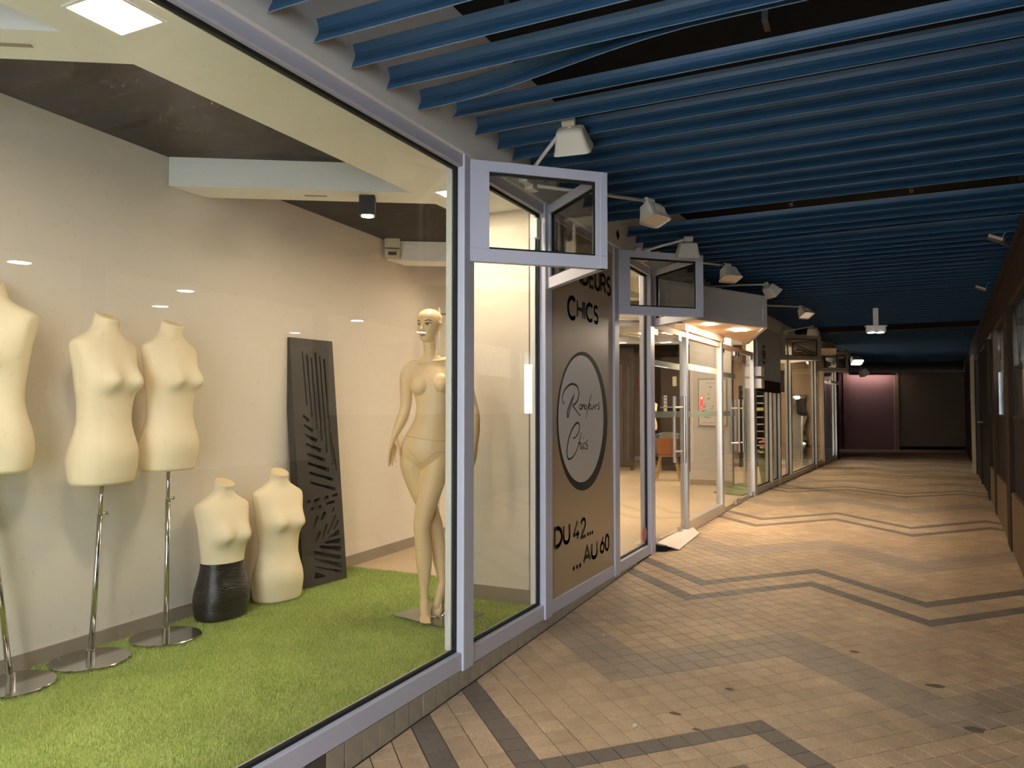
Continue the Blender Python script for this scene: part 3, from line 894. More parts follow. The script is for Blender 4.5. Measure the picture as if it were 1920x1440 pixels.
# folded metal plate at the threshold
m = MB()
P = [(-2.0, 7.27, .225), (-1.92, 7.27, .215), (-1.80, 7.36, .165), (-1.80, 8.27, .190), (-1.90, 8.42, .226), (-1.965, 8.42, .232)]
m.add([P[0], P[1], P[4], P[5], (P[0][0], P[0][1], .212), (P[1][0], P[1][1], .204), (P[4][0], P[4][1], .216), (P[5][0], P[5][1], .222)],
      [(0, 1, 2, 3), (7, 6, 5, 4), (0, 4, 5, 1), (1, 5, 6, 2), (2, 6, 7, 3), (3, 7, 4, 0)])
m.add([P[1], P[2], P[3], P[4], (P[1][0], P[1][1], .204), (P[2][0], P[2][1], .158), (P[3][0], P[3][1], .183), (P[4][0], P[4][1], .216)],
      [(0, 1, 2, 3), (7, 6, 5, 4), (0, 4, 5, 1), (1, 5, 6, 2), (2, 6, 7, 3), (3, 7, 4, 0)])
tag(m.build('threshold_plate', 'ramp_metal'), 'folded pale metal plate bridging the step at the first glass door', 'ramp')
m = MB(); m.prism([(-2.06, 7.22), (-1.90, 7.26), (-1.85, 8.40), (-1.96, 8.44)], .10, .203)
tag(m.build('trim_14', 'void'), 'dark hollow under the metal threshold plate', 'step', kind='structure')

# ---------------- far shop front
def zbF2(s):
    return zf(F2.xy(s)[1])
posts = [(4.42, 4.58), (5.70, 5.80), (6.40, 6.50), (7.47, 7.57), (10.55, 10.66), (11.70, 11.81), (14.0, 14.14)]
wlabels = ['pane behind the vase of flowers below the grey sign panel', 'narrow pane just past the vase of flowers', 'narrow pane under the third triangular box', 'wide far pane showing the wavy mirror',
           'narrow far pane under the last triangular box', 'last far pane before the end of the corridor']
m = MB(); F2.box(m, 4.42, 4.58, -.10, .012, .24, 2.78)
tag(m.build('trim_15', 'alu', bevel=.004), 'pale metal post ending the row of glass doors', 'post', kind='structure')
for i in range(6):
    a = posts[i][1]; b = posts[i + 1][1]
    front_window(6 + i, F2, a, b, zbF2(a), zbF2(b), 2.78, wlabels[i], posts[i + 1], 'pane_clear', .095, 'frame_far', .06)
# grey sign panel
sg = thing('sign_panel', 'grey sign panel with a round brown emblem beside the doors', 'sign', F2.pt(4.6, .02, 1.80), -A2)
def sgbox(s0, s1, z0, z1, o0, o1):
    return (o0, o1, s0 - 4.6, s1 - 4.6, z0 - 1.80, z1 - 1.80)
B('board', 'canopy_grey', sg, sgbox(4.60, 6.38, 1.98, 2.80, -.02, .01))
B('lower_edge', 'dark_frame', sg, sgbox(4.60, 6.38, 1.80, 1.98, -.02, .004))
for (r_, m_, x) in ((.15, 'dark_wood', .0105), (.115, 'canopy_grey', .012), (.075, 'dark_wood', .0135)):
    m = MB(); m.lathe([(0, 0), (r_, 0), (r_, .001), (0, .001)], 32, cap=False)
    o = m.build('emblem', m_, sg); o.rotation_euler = (0, PI / 2, 0); o.location = (x, .44, .57)
B('caption', 'paper', sg, sgbox(5.35, 5.62, 2.36, 2.372, .010, .0105))
# small white wall boxes at the post
for (z, zz, lb) in ((2.02, 2.16, 'upper small white box on the post by the sign panel'), (1.84, 1.98, 'lower small white box on the post by the sign panel')):
    m = MB(); F2.box(m, 4.50, 4.72, .013, .10, z, zz)
    tag(m.build('wall_box', 'white_board', bevel=.004), lb, 'box')
transom_box(F2, 6.45, 7.52, .60, 2.377, 2.80, 'third triangular glazed box over the far windows', 'frame_far')
transom_box(F2, 10.6, 11.76, .60, 2.377, 2.80, 'fourth and farthest triangular glazed box', 'frame_far')
m = MB(); F2.box(m, 12.6, 14.1, .012, .06, 2.18, 2.24)
tag(m.build('trim_16', 'frame_far'), 'low horizontal rail at the far end of the shop front', 'rail', kind='structure')

# ================================================================== RIGHT SIDE OF THE CORRIDOR
wr = thing('wall_right', 'dark timber shop front on the right of the corridor', 'wall', kind='structure')
m = MB(); FR.box(m, -9.5, 11.2, -.10, .0, 2.50, 2.80); m.build('header', 'dark_frame', wr)
m = MB(); FR.box(m, -9.5, 11.2, -.12, .035, 2.80, 2.85); m.build('cornice', 'dark_frame', wr)
m = MB(); FR.box(m, -9.5, 11.2, -.12, -.02, 2.85, 3.6); m.build('upper_board', 'void', wr)
posts_r = [(-8.6, -8.45), (-6.4, -6.25), (-4.2, -4.05), (-1.7, -1.5), (1.0, 1.45), (3.34, 3.64), (4.87, 5.38)]
for a, b in posts_r:
    m = MB(); FR.box(m, a, b, -.045, .008, .0 if a < 0 else zf(FR.xy(a)[1]) - .02, 2.50); m.build('post', 'dark_frame', wr, bevel=.006)
k = 0
for (pa, pb) in zip(posts_r[:-1], posts_r[1:]):
    a, b = pa[1], pb[0]
    zfl = zf(FR.xy((a + b) / 2)[1])
    m = MB(); FR.box(m, a, b, -.045, -.004, zfl - .02, .74 if a > -2 else .60); m.build('plinth', 'plinth', wr, bevel=.004)
    near = b < 0.5
    zlo = 1.43 if not near else 1.0
    m = MB(); FR.box(m, a, b, -.045, -.034, .74 if a > -2 else .60, zlo); m.build('dado_panel', 'dark_panel', wr)
    m = MB(); FR.box(m, a, b, -.05, -.026, zlo, zlo + .03); m.build('sill', 'dark_frame', wr)
    wd = thing('window_%d' % (20 + k), ['clear pane of the dark right-hand front behind the camera', 'second clear pane of the dark right-hand front', 'third clear pane of the dark right-hand front', 'bright pane at the right edge of the picture',
                                        'narrow pale pane between dark posts on the right', 'dim sliver of glass farthest along the right-hand front'][k], 'window', kind='structure')
    m = MB(); FR.box(m, a, b, -.042, -.034, zlo + .03, 2.50); m.build('pane', 'pane_clear', wd)
    k += 1
for (a, b, n) in ((5.36, 7.6, 4), (7.7, 10.0, 5)):
    r = thing('door_%d' % n, 'dark timber door with a thin lever on the right' if n == 4 else 'farther dark timber door panel on the right', 'door', kind='structure')
    m = MB(); FR.box(m, a + .05, b - .05, -.06, -.015, zf(14) + .01, 2.48); m.build('door_leaf', 'dark_panel', r)
    m = MB(); FR.box(m, a, a + .06, -.1, .004, zf(14), 2.5); FR.box(m, b - .06, b, -.1, .004, zf(14), 2.5); m.build('door_frame', 'dark_frame', r)
    if n == 4:
        m = MB(); m.tube([FR.pt(7.05, -.02, 1.32), FR.pt(7.05, .05, 1.32), FR.pt(7.22, .05, 1.322)], .011, 8); m.build('lever', 'steel', r)
for (a, b, o_, n) in ((10.05, 10.16, .04, 17), (10.7, 10.80, .05, 18)):
    m = MB(); FR.box(m, a, b, -.06, o_, .266, 2.62); tag(m.build('trim_%d' % n, 'pale_trim'), 'pale upright trim near the far right corner' if n == 17 else 'second pale upright trim near the far right corner', 'trim', kind='structure')
m = MB(); FR.box(m, 10.0, 22.0, -.16, -.05, .2, 3.6); tag(m.build('wall_right_far', 'dark_wood'), 'dark far stretch of the right wall', 'wall', kind='structure')
# room across, lit by round downlights
m = MB(); m.prism([FR.xy(-9.5, -.12), FR.xy(11, -.12), (7.0, 18.5), (7.0, -2.0)][::-1], 2.76, 2.9); tag(m.build('ceiling_across', 'right_white'), 'white ceiling of the shop across the corridor', 'ceiling', kind='structure')
m = MB(); m.prism([FR.xy(-9.5, -.12), FR.xy(11, -.12), (7.0, 18.5), (7.0, -2.0)][::-1], -.1, .02); tag(m.build('floor_across', 'shop_floor'), 'floor of the shop across the corridor', 'floor', kind='structure')
m = MB(); m.box(7.0, 7.1, -2.0, 18.5, 0, 3); m.box(.3, 7.0, -2.1, -2.0, 0, 3); m.prism([(1.36, 11.5), (7.1, 11.5), (7.1, 11.6), (1.36, 11.6)], 0, 3)
tag(m.build('wall_across', 'right_white'), 'pale walls of the shop across the corridor', 'wall', kind='structure')
DL = thing('ceiling_light', 'round recessed downlight in the pale shop across', 'light', (2.46, 3.9, 2.757), group='round downlights across the corridor')
m = MB(); m.lathe([(.0, 0), (.085, 0), (.085, .002), (0, .002)], 24, cap=False); m.build('diffuser', 'led_round', DL)
m = MB(); m.lathe([(.085, -.003), (.105, -.003), (.105, .002), (.085, .002)], 24, cap=False); m.build('trim_ring', 'white_board', DL)
for (x, y) in ((2.46, 5.6), (2.47, 8.5), (2.5, 10.2), (3.7, 6.3), (4.6, 4.4), (4.4, 9.4), (2.46, 2.2)):
    c = DL.copy(); COL.objects.link(c); c.location = (x, y, 2.757)
    for ch in DL.children:
        d = ch.copy(); COL.objects.link(d); d.parent = c
for (x, y, lb) in ((1.95, 10.2, 'large added fill panel light near the bright right-hand panes'), (1.80, 8.7, 'second large added fill panel light near the right picture edge')):
    r = thing('added_fill_panel', lb, 'light', (x, y, 2.757))  # added panel, brightens the wall seen through the right-hand panes
    B('diffuser', 'led_added_fill', r, (-.28, .28, -.28, .28, -.006, .001))
    mm = MB(); mm.box(-.31, -.28, -.31, .31, -.008, .001); mm.box(.28, .31, -.31, .31, -.008, .001); mm.box(-.28, .28, -.31, -.28, -.008, .001); mm.box(-.28, .28, .28, .31, -.008, .001); mm.build('bezel', 'white_board', r)
# picture hung in the window at the right edge, wires
m = MB(); FR.box(m, 2.5, 3.9, -.24, -.225, 1.30, 2.05)
tag(m.build('hanging_board', 'right_white'), 'pale board hung behind the bright pane at the right edge', 'board')
m = MB(); m.tube([FR.pt(2.9, -.2325, 2.051), FR.pt(3.4, -.2325, 2.755)], .006, 6); m.tube([FR.pt(2.9, -.2325, 2.051), FR.pt(2.4, -.2325, 2.755)], .006, 6)
tag(m.build('hanging_wire', 'black_metal'), 'black wires carrying the pale hung board', 'wire')

# ---------------- end of the corridor
bl, br_ = (-1.30, 26.72), (2.75, 28.70)
m = MB(); bar(m, bl, lerp2(bl, br_, .40), .25, 2.78, 0, .12); tag(m.build('wall_back', 'pink_wall'), 'dusky pink panel of the wall closing the corridor', 'wall', kind='structure')
m = MB(); bar(m, lerp2(bl, br_, .42), br_, .25, 2.78, 0, .12); tag(m.build('wall_back', 'taupe_wall'), 'grey taupe panel of the wall closing the corridor', 'wall', kind='structure')
m = MB(); bar(m, lerp2(bl, br_, .395), lerp2(bl, br_, .425), .25, 2.78, -.05, .12); tag(m.build('trim_19', 'pale_trim'), 'beige post between the pink and taupe wall panels', 'post', kind='structure')
m = MB(); bar(m, (-7.5, 23.7), (7.5, 31.2), 2.78, 3.7, .10, .3); tag(m.build('wall_back_upper', 'void'), 'black bulkhead over the closing wall', 'wall', kind='structure')
m = MB(); bar(m, lerp2(bl, br_, .42), br_, .262, .36, -.02, 0); tag(m.build('baseboard_back', 'dark_panel'), 'dark skirting under the taupe wall panel', 'baseboard', kind='structure')
m = MB(); bar(m, lerp2(bl, br_, .03), lerp2(bl, br_, .055), .266, 2.70, -.03, 0); tag(m.build('trim_20', 'pink_wall'), 'slim upright strip on the pink wall panel', 'trim', kind='structure')
m = MB(); m.box(-1.62, -1.30, 26.5, 26.95, .2, 3.6); tag(m.build('wall_corner', 'void'), 'black corner pier beside the pink wall panel', 'wall', kind='structure')
m = MB(); m.box(-2.6, -2.4, 21.0, 27, 0, 3.6); m.box(-2.6, -1.05, 21.25, 21.35, 0, 3.6); m.box(-6.8, -2.4, 19, 19.1, 0, 3.6); tag(m.build('wall_recess', 'dark_panel'), 'dark recess wall past the last shop window', 'wall', kind='structure')
dr = thing('door_6', 'pale framed glass door in the recess past the last window', 'door', (-2.02, 26.45, .266), kind='structure')
B('door_frame', 'pale_trim', dr, (-.42, -.34, 0, .05, 0, 2.2), (.28, .36, 0, .05, 0, 2.2), (-.42, .36, 0, .05, 2.12, 2.2))
B('door_leaf', 'dark_panel', dr, (-.34, .28, .015, .04, 0, 2.12))
B('back_board', 'dark_panel', dr, (-.6, .5, .06, .10, 0, 3.2))
wl = thing('wall_washer', 'pink tinted light strip along the top of the pink wall panel', 'light', (0, 0, 0))
m = MB(); bar(m, lerp2(bl, br_, .05), lerp2(bl, br_, .385), 2.735, 2.765, -.26, -.18); bar(m, lerp2(bl, br_, .05), lerp2(bl, br_, .385), 2.66, 2.735, -.27, -.26); m.build('housing', 'pale_trim', wl)
m = MB(); bar(m, lerp2(bl, br_, .06), lerp2(bl, br_, .375), 2.727, 2.7345, -.25, -.19); m.build('diffuser', 'pink_led', wl)

# ================================================================== LIGHT FITTINGS
def flood(bracket, knuckle, aim, label, on='lamp_glass', size=1.0, arm_r=.011):
    r = thing('floodlight', label, 'floodlight', bracket, group='arm floodlights above the shop fronts')
    b = Vector(bracket); kn = Vector(knuckle) - b
    mm = MB(); mm.tube([(0, 0, 0), tuple(kn * .5 + Vector((0, 0, .004))), tuple(kn)], arm_r, 10); mm.build('arm', 'lamp_arm', r, smooth=True)
    mm = MB(); mm.box(-.03, .03, -.045, .045, -.035, .035); mm.build('bracket', 'lamp_arm', r, bevel=.008)
    a = Vector(aim).normalized()
    sx = a.cross(Vector((0, 0, 1))).normalized(); sy_ = sx.cross(a).normalized()
    # knuckle: short barrel across the lamp
    mm = MB(); mm.tube([tuple(kn - sx * .035), tuple(kn + sx * .035)], .022, 12); mm.tube([tuple(kn), tuple(kn + a * .035)], .014, 8); mm.build('knuckle', 'lamp_body', r)
    # housing: rounded rectangular shell flaring towards the glass
    def ring(d, w, h, e=3.0, n=28):
        out = []
        for j in range(n):
            t = 2 * PI * j / n; c_, s_ = math.cos(t), math.sin(t)
            x = math.copysign(abs(c_) ** (2 / e), c_) * w; y = math.copysign(abs(s_) ** (2 / e), s_) * h
            out.append(tuple(kn + a * d + sx * x + sy_ * y))
        return out
    k = size
    mm = MB()
    mm.rings([ring(.025, .02 * k, .012 * k), ring(.030, .062 * k, .036 * k, 4), ring(.040, .074 * k, .046 * k, 5), ring(.09 * k + .03, .092 * k, .062 * k, 6), ring(.125 * k + .03, .104 * k, .070 * k, 7),
              ring(.125 * k + .03, .096 * k, .062 * k, 7), ring(.112 * k + .03, .090 * k, .058 * k, 7)])
    mm.build('housing', 'lamp_body', r)
    mm = MB(); mm.rings([ring(.1125 * k + .03, .089 * k, .057 * k, 7), ring(.116 * k + .03, .089 * k, .057 * k, 7)]); mm.build('lens', on, r)
    mm = MB()
    for i in range(5):
        x0 = -.05 + i * .02
        p = kn + a * (.10 * k) + sy_ * (.064 * k)
        mm.hexa([tuple(p + sx * (x0 + dx) + a * dd + sy_ * h) for h in (-.002, .002) for dx, dd in ((0, -.025), (.008, -.025), (.008, .02), (0, .02))])
    mm.build('vent_rib', 'lamp_body', r)
    return r
AN = (-.35, .62, -.70)      # near lamp of each pair: shines down the facade, away from the camera
AF = (-.45, -.62, -.64)     # far lamp: shines back
flood((-1.94, 4.16, 2.92), (-1.475, 3.70, 3.03), (-.08, .66, -.74), 'nearest arm floodlight, seen from behind above the first glazed box')
flood((-1.94, 4.24, 2.90), (-1.39, 4.93, 2.905), (.28, -.12, -.85), 'arm floodlight reaching out past the first glazed box', size=1.0)
flood((-1.94, 6.56, 2.92), (-1.45, 6.33, 2.945), (-.12, .22, -.95), 'arm floodlight over the corner of the second glazed box')
flood((-1.94, 6.72, 2.90), (-1.345, 7.50, 2.915), (.25, -.22, -.85), 'arm floodlight above the start of the entrance canopy')
flood((-1.80, 8.60, 2.90), (-1.16, 8.78, 2.91), (.55, .45, -.70), 'slim arm floodlight glowing over the middle of the canopy', 'flood_dim')
flood((-1.72, 10.2, 2.90), (-.97, 10.80, 2.895), (.45, -.30, -.80), 'arm floodlight past the tip of the entrance canopy', 'flood_dim')
flood((-1.52, 13.9, 2.88), (-1.10, 14.1, 2.97), (.1, .45, -.85), 'arm floodlight over the third glazed box')
flood((-1.52, 14.1, 2.86), (-1.02, 16.6, 2.88), (.1, -.55, -.80), 'arm floodlight hanging beyond the third glazed box', size=1.6)
flood((-1.28, 17.9, 2.86), (-.80, 18.6, 2.88), (.1, .5, -.85), 'arm floodlight over the fourth glazed box', size=1.2)
flood((-1.25, 18.2, 2.86), (-.66, 21.3, 2.90), (.35, -.55, -.75), 'brightly lit floodlight at the far end of the shop front', 'flood_on', size=1.5)
flood((-1.1, 20.8, 2.60), (-.55, 22.6, 2.66), (.5, .3, -.8), 'dark floodlight hanging lowest near the pink wall panel', size=1.5)

def panel_light(x, y, label, s=.105, z=2.88, rz=0.0):
    r = thing('led_panel', label, 'light', (x, y, z), rz, group='square panel lights of the white bulkhead')
    B('diffuser', 'led_panel', r, (-s, s, -s, s, -.004, 0.001))
    mm = MB(); mm.box(-s - .012, -s, -s - .012, s + .012, -.006, .001); mm.box(s, s + .012, -s - .012, s + .012, -.006, .001); mm.box(-s, s, -s - .012, -s, -.006, .001); mm.box(-s, s, s, s + .012, -.006, .001)
    mm.build('bezel', 'white_board', r)
panel_light(-2.375, 1.72, 'bright square panel light at the top left corner of the picture')
panel_light(-2.40, 4.14, 'bright square panel light just left of the first post')
panel_light(-2.38, 5.60, 'square panel light hidden behind the poster')
panel_light(-2.38, 0.2, 'square panel light out of frame near the shop end')
panel_light(-2.38, 7.0, 'square panel light behind the second glazed box')
for i, s_ in enumerate((2.9, 6.9, 9.2, 12.4)):
    x, y = F2.xy(s_, -.36)
    panel_light(x, y, ['square panel light inside the entrance', 'square panel light seen through the third glazed box', 'square panel light above the wavy mirror', 'last square panel light at the far end'][i], rz=-A2)
for (x, y, lb) in ((-3.0, 9.50, 'added fill panel light in the dark ceiling inside the entrance'), (-4.6, 10.9, 'added fill panel light deep in the dark ceiling left of the partition'), (-2.3, 12.3, 'added fill panel light just in front of the pale partition'),
                   (-2.6, 14.55, 'added fill panel light in front of the black tray rack'), (-4.6, 13.35, 'added fill panel light above the patchwork chair'), (-2.2, 17.15, 'added fill panel light in front of the beige cross wall')):
    panel_light(x, y, lb, .19, 3.059)  # added fill panels, lift the deep interior from behind the beams
def cube_spot(x, y, zt, label):
    r = thing('cube_spotlight', label, 'spotlight', (x, y, zt), .55, group='black cube spots under the white beams')
    B('body', 'black_metal', r, (-.05, .05, -.05, .05, -.125, 0), bevel=.003)
    mm = MB(); mm.lathe([(0, -.1275), (.038, -.1275), (.038, -.126), (0, -.126)], 20, cap=False); mm.build('diffuser', 'led_spot', r)
cube_spot(-2.965, 3.945, 2.88, 'black cube spotlight under the white beam above the dark leaf screen')
cube_spot(-3.55, 6.10, 2.88, 'smaller looking black cube spotlight half hidden by the first post')
cube_spot(-3.25, 8.75, 2.88, 'black cube spotlight above the entrance interior')
# spot track lights on the right header
for (s_, lb) in ((.05, 'nearest small black spotlight on the right header'), (3.05, 'farther small black spotlight on the right header')):
    x, y, z = FR.pt(s_, .03, 2.90)
    r = thing('header_spotlight', lb, 'spotlight', (x, y, z), group='black spots on the right header')
    mm = MB(); mm.tube([(0, 0, 0), (-.06, 0, .02)], .012, 8); mm.build('stem', 'black_metal', r)
    mm = MB(); mm.hexa([(-.16, -.05, .075), (-.04, -.05, .02), (-.04, .05, .02), (-.16, .05, .075), (-.15, -.05, .105), (-.03, -.05, .05), (-.03, .05, .05), (-.15, .05, .105)]); mm.build('body', 'black_metal', r)
    mm = MB(); mm.hexa([(-.155, -.054, .075), (-.055, -.054, .029), (-.055, -.0505, .029), (-.155, -.0505, .075), (-.150, -.054, .098), (-.048, -.054, .052), (-.048, -.0505, .052), (-.150, -.0505, .098)]); mm.build('lens', 'lamp_glass', r)
    mm = MB(); mm.tube([(-.05, 0, .07), (-.02, .0, .12), (-.03, .0, .20)], .003, 6); mm.build('cable', 'lamp_arm', r)
# hanging twin emergency luminaire
r = thing('emergency_luminaire', 'small white twin lamp hanging from the slats down the corridor', 'lamp', (-.085, 12.35, 2.70), math.radians(20))
B('stem', 'white_board', r, (-.035, .035, -.01, .01, .055, .905))
B('body', 'white_board', r, (-.13, .13, -.04, .04, -.045, .045), bevel=.008)
B('cap', 'white_board', r, (-.145, .145, -.05, .05, .045, .058))
for x in (-.065, .06):
    mm = MB(); mm.lathe([(.0, -.055), (.05, -.052), (.055, -.046), (0, -.046)], 16, cap=False)
    o = mm.build('lens', 'emergency', r); o.location = (x, 0, 0)
# cream electrical boxes on the end of the third beam
r = thing('electrical_box', 'cream electrical box on the wall end of the third white beam', 'box', (-4.00, 5.69, 2.98), .555)
B('housing', 'cream_box', r, (-.065, .075, -.055, 0, .0, .125), bevel=.005)
B('cover', 'cream_box', r, (-.045, .055, -.062, -.055, .015, .11), bevel=.002)
r = thing('electrical_box', 'lower cream box with a slot below the electrical box', 'box', (-4.00, 5.69, 2.885), .555)
B('housing', 'cream_box', r, (-.06, .07, -.05, 0, .0, .085), bevel=.005)
B('slot', 'brow', r, (-.03, .045, -.053, -.05, .025, .055))
# vents in the beams
for (x, y, lb) in ((-2.93, 1.70, 'short vent slot under the nearest white beam'), (-3.25, 3.78, 'short vent slot under the white beam with the black cube')):
    m = MB(); m.box(-.07, .07, -.012, .012, -.002, .002)
    o = tag(m.build('vent', 'baseboard'), lb, 'vent'); o.location = (x, y, 2.8800); o.rotation_euler = (0, 0, math.atan(.62))

# ================================================================== TURF
def turf():
    n = 300000
    v = RNG.uniform(-4.10, -2.075, n); u = RNG.uniform(1.25, 5.13, n)
    keep = (v > (-3.87 - 0.057 * (u - 2.27)) + .014) & ~((v > -2.635) & (v < -2.13) & (u > 4.63))
    v, u = v[keep], u[keep]; n = len(v)
    z = np.full(n, .203)
    a = RNG.uniform(0, 2 * PI, n); h = RNG.uniform(.012, .022, n); w = RNG.uniform(.0011, .0021, n)
    la = RNG.uniform(0, 2 * PI, n); ll = RNG.uniform(.001, .010, n)
    p0 = np.stack([v + np.cos(a) * w, u + np.sin(a) * w, z], 1)
    p1 = np.stack([v - np.cos(a) * w, u - np.sin(a) * w, z], 1)
    p2 = np.stack([v + np.cos(la) * ll, u + np.sin(la) * ll, z + h], 1)
    co = np.stack([p0, p1, p2], 1).reshape(-1, 3)
    base = np.array([(-4.12, -1.4, .2005), (-2.07, -1.4, .2005), (-2.07, 5.13, .2005), (-4.05, 5.13, .2005), (-4.12, -1.4, .207), (-2.07, -1.4, .207), (-2.07, 5.13, .207), (-4.05, 5.13, .207)])
    nb = len(co)
    base[0, 0] = base[4, 0] = -3.87 - .057 * (-1.4 - 2.27) + .013; base[3, 0] = base[7, 0] = -3.87 - .057 * (5.13 - 2.27) + .013
    co = np.concatenate([co, base])
    me = bpy.data.meshes.new('artificial_turf')
    me.vertices.add(len(co)); me.vertices.foreach_set('co', co.ravel())
    quads = [(3, 2, 1, 0), (4, 5, 6, 7), (0, 1, 5, 4), (1, 2, 6, 5), (2, 3, 7, 6), (3, 0, 4, 7)]
    li = np.concatenate([np.arange(nb), np.array(quads).ravel() + nb])
    ls = np.concatenate([np.arange(0, nb, 3), nb + 4 * np.arange(6)])
    lt = np.concatenate([np.full(nb // 3, 3), np.full(6, 4)])
    me.loops.add(len(li)); me.loops.foreach_set('vertex_index', li.astype(np.int32))
    me.polygons.add(len(ls)); me.polygons.foreach_set('loop_start', ls.astype(np.int32)); me.polygons.foreach_set('loop_total', lt.astype(np.int32))
    me.update(calc_edges=True); me.validate()
    m = bpy.data.materials.new('turf'); m.use_nodes = True
    nt = m.node_tree; p = nt.nodes['Principled BSDF']; p.inputs['Roughness'].default_value = .7
    g = nt.nodes.new('ShaderNodeNewGeometry')
    r = nt.nodes.new('ShaderNodeValToRGB')
    r.color_ramp.elements[0].color = (*S(124, 152, 62), 1); r.color_ramp.elements[1].color = (*S(214, 222, 140), 1)
    e = r.color_ramp.elements.new(.5); e.color = (*S(168, 190, 92), 1)
    nt.links.new(g.outputs['Random Per Island'], r.inputs[0])
    nn = nt.nodes.new('ShaderNodeTexNoise'); nn.inputs['Scale'].default_value = 3.0; nn.inputs['Detail'].default_value = 4
    nt.links.new(g.outputs['Position'], nn.inputs['Vector'])
    mr = nt.nodes.new('ShaderNodeMapRange'); mr.inputs['To Min'].default_value = .75; mr.inputs['To Max'].default_value = 1.2
    nt.links.new(nn.outputs['Fac'], mr.inputs['Value'])
    vm = nt.nodes.new('ShaderNodeVectorMath'); vm.operation = 'SCALE'
    nt.links.new(r.outputs[0], vm.inputs[0]); nt.links.new(mr.outputs[0], vm.inputs['Scale'])
    nt.links.new(vm.outputs[0], p.inputs['Base Color'])
    me.materials.append(m)
    o = bpy.data.objects.new('artificial_turf', me); COL.objects.link(o)
    tag(o, 'bright green artificial turf covering the shop window floor', 'turf', kind='stuff')
turf()

# ================================================================== DRESS FORMS
PROF = np.array([  # z, half width, half depth, forward shift
    (0.000, .152, .110, 0), (.012, .162, .118, 0), (.06, .170, .124, .002), (.12, .174, .128, .004), (.19, .168, .122, .004), (.26, .151, .109, .004), (.325, .139, .100, .004),
    (.38, .140, .100, .006), (.45, .150, .104, .008), (.52, .160, .108, .008), (.60, .172, .104, .002), (.66, .186, .096, -.004), (.70, .190, .086, -.008), (.722, .176, .076, -.010),
    (.742, .142, .068, -.010), (.760, .110, .063, -.008), (.776, .084, .060, -.005), (.794, .067, .058, -.002), (.86, .057, .056, .016)])
def interp_prof(P, zs):
    out = np.zeros((len(zs), P.shape[1])); out[:, 0] = zs
    for c in range(1, P.shape[1]):
        x, y = P[:, 0], P[:, c]
        m = np.gradient(y, x)
        i = np.clip(np.searchsorted(x, zs) - 1, 0, len(x) - 2)
        h = x[i + 1] - x[i]; t = (zs - x[i]) / h
        # limit slopes so that the curve does not overshoot
        d = (y[i + 1] - y[i]) / h
        m0 = np.where(m[i] * d <= 0, 0, np.sign(d) * np.minimum(abs(m[i]), 2.2 * abs(d)))
        m1 = np.where(m[i + 1] * d <= 0, 0, np.sign(d) * np.minimum(abs(m[i + 1]), 2.2 * abs(d)))
        out[:, c] = (2 * t ** 3 - 3 * t ** 2 + 1) * y[i] + (t ** 3 - 2 * t ** 2 + t) * h * m0 + (-2 * t ** 3 + 3 * t ** 2) * y[i + 1] + (t ** 3 - t ** 2) * h * m1
    return out
def torso_mesh(name, z_lo=0.0, z_hi=.86, bust=.058, swell=0.0, mats='jersey', waist=1.0):
    zs = np.unique(np.concatenate([np.linspace(z_lo, z_hi, 66), [z for z in (.012,) if z_lo < z < z_hi]]))
    R = interp_prof(PROF, zs)
    n = 56
    rg = []
    for (z, a, b, f) in R:
        ring = []
        k = 1 + (waist - 1) * math.exp(-((z - .33) / .12) ** 2)
        e = 2.25
        for j in range(n):
            t = 2 * PI * j / n; c, s_ = math.cos(t), math.sin(t)
            x = math.copysign(abs(c) ** (2 / e), c) * a * k + math.copysign(1, c) * swell * abs(c); y = math.copysign(abs(s_) ** (2 / e), s_) * b * k
            y = y - f + swell * (1 if s_ > 0 else -1) * abs(s_)
            if z > .50:
                lim = .153 + .15 * (z - .50)
                x = max(-lim, min(lim, x))
            if s_ < 0:
                for bx in (-.084, .084):
                    d2 = ((x - bx) / .058) ** 2 + ((z - .515) / (.070 if z > .515 else .044)) ** 2
                    y -= bust * math.exp(-d2 * .95)
                y -= .010 * math.exp(-((z - .55) / .07) ** 2) * abs(s_)
                y -= .014 * math.exp(-((z - .17) / .08) ** 2) * abs(s_)
            else:
                y += .022 * math.exp(-((z - .11) / .09) ** 2) * abs(s_)
            zz = z
            if z > .80: zz = z + (y * .42) * ((z - .80) / .06)     # slanted neck cut
            ring.append((x, y, zz))
        rg.append(ring)
    mb = MB(); mb.rings(rg)
    mb.top = rg[-1]
    return mb
def neck_cap(t, parent, sc):
    c = np.mean(np.array(t.top), axis=0)
    a = [(c[0] + (p[0] - c[0]) * .93, c[1] + (p[1] - c[1]) * .93, c[2] + (p[2] - c[2]) * .93 + .0005) for p in t.top]
    b = [(c[0] + (p[0] - c[0]) * .86, c[1] + (p[1] - c[1]) * .86, c[2] + (p[2] - c[2]) * .86 + .004) for p in t.top]
    mm = MB(); mm.rings([a, b]); o = mm.build('neck_cap', 'neck_cap', parent); return o
mat('neck_cap', S(236, 212, 164), 0.7, 0, 0.08, 20)
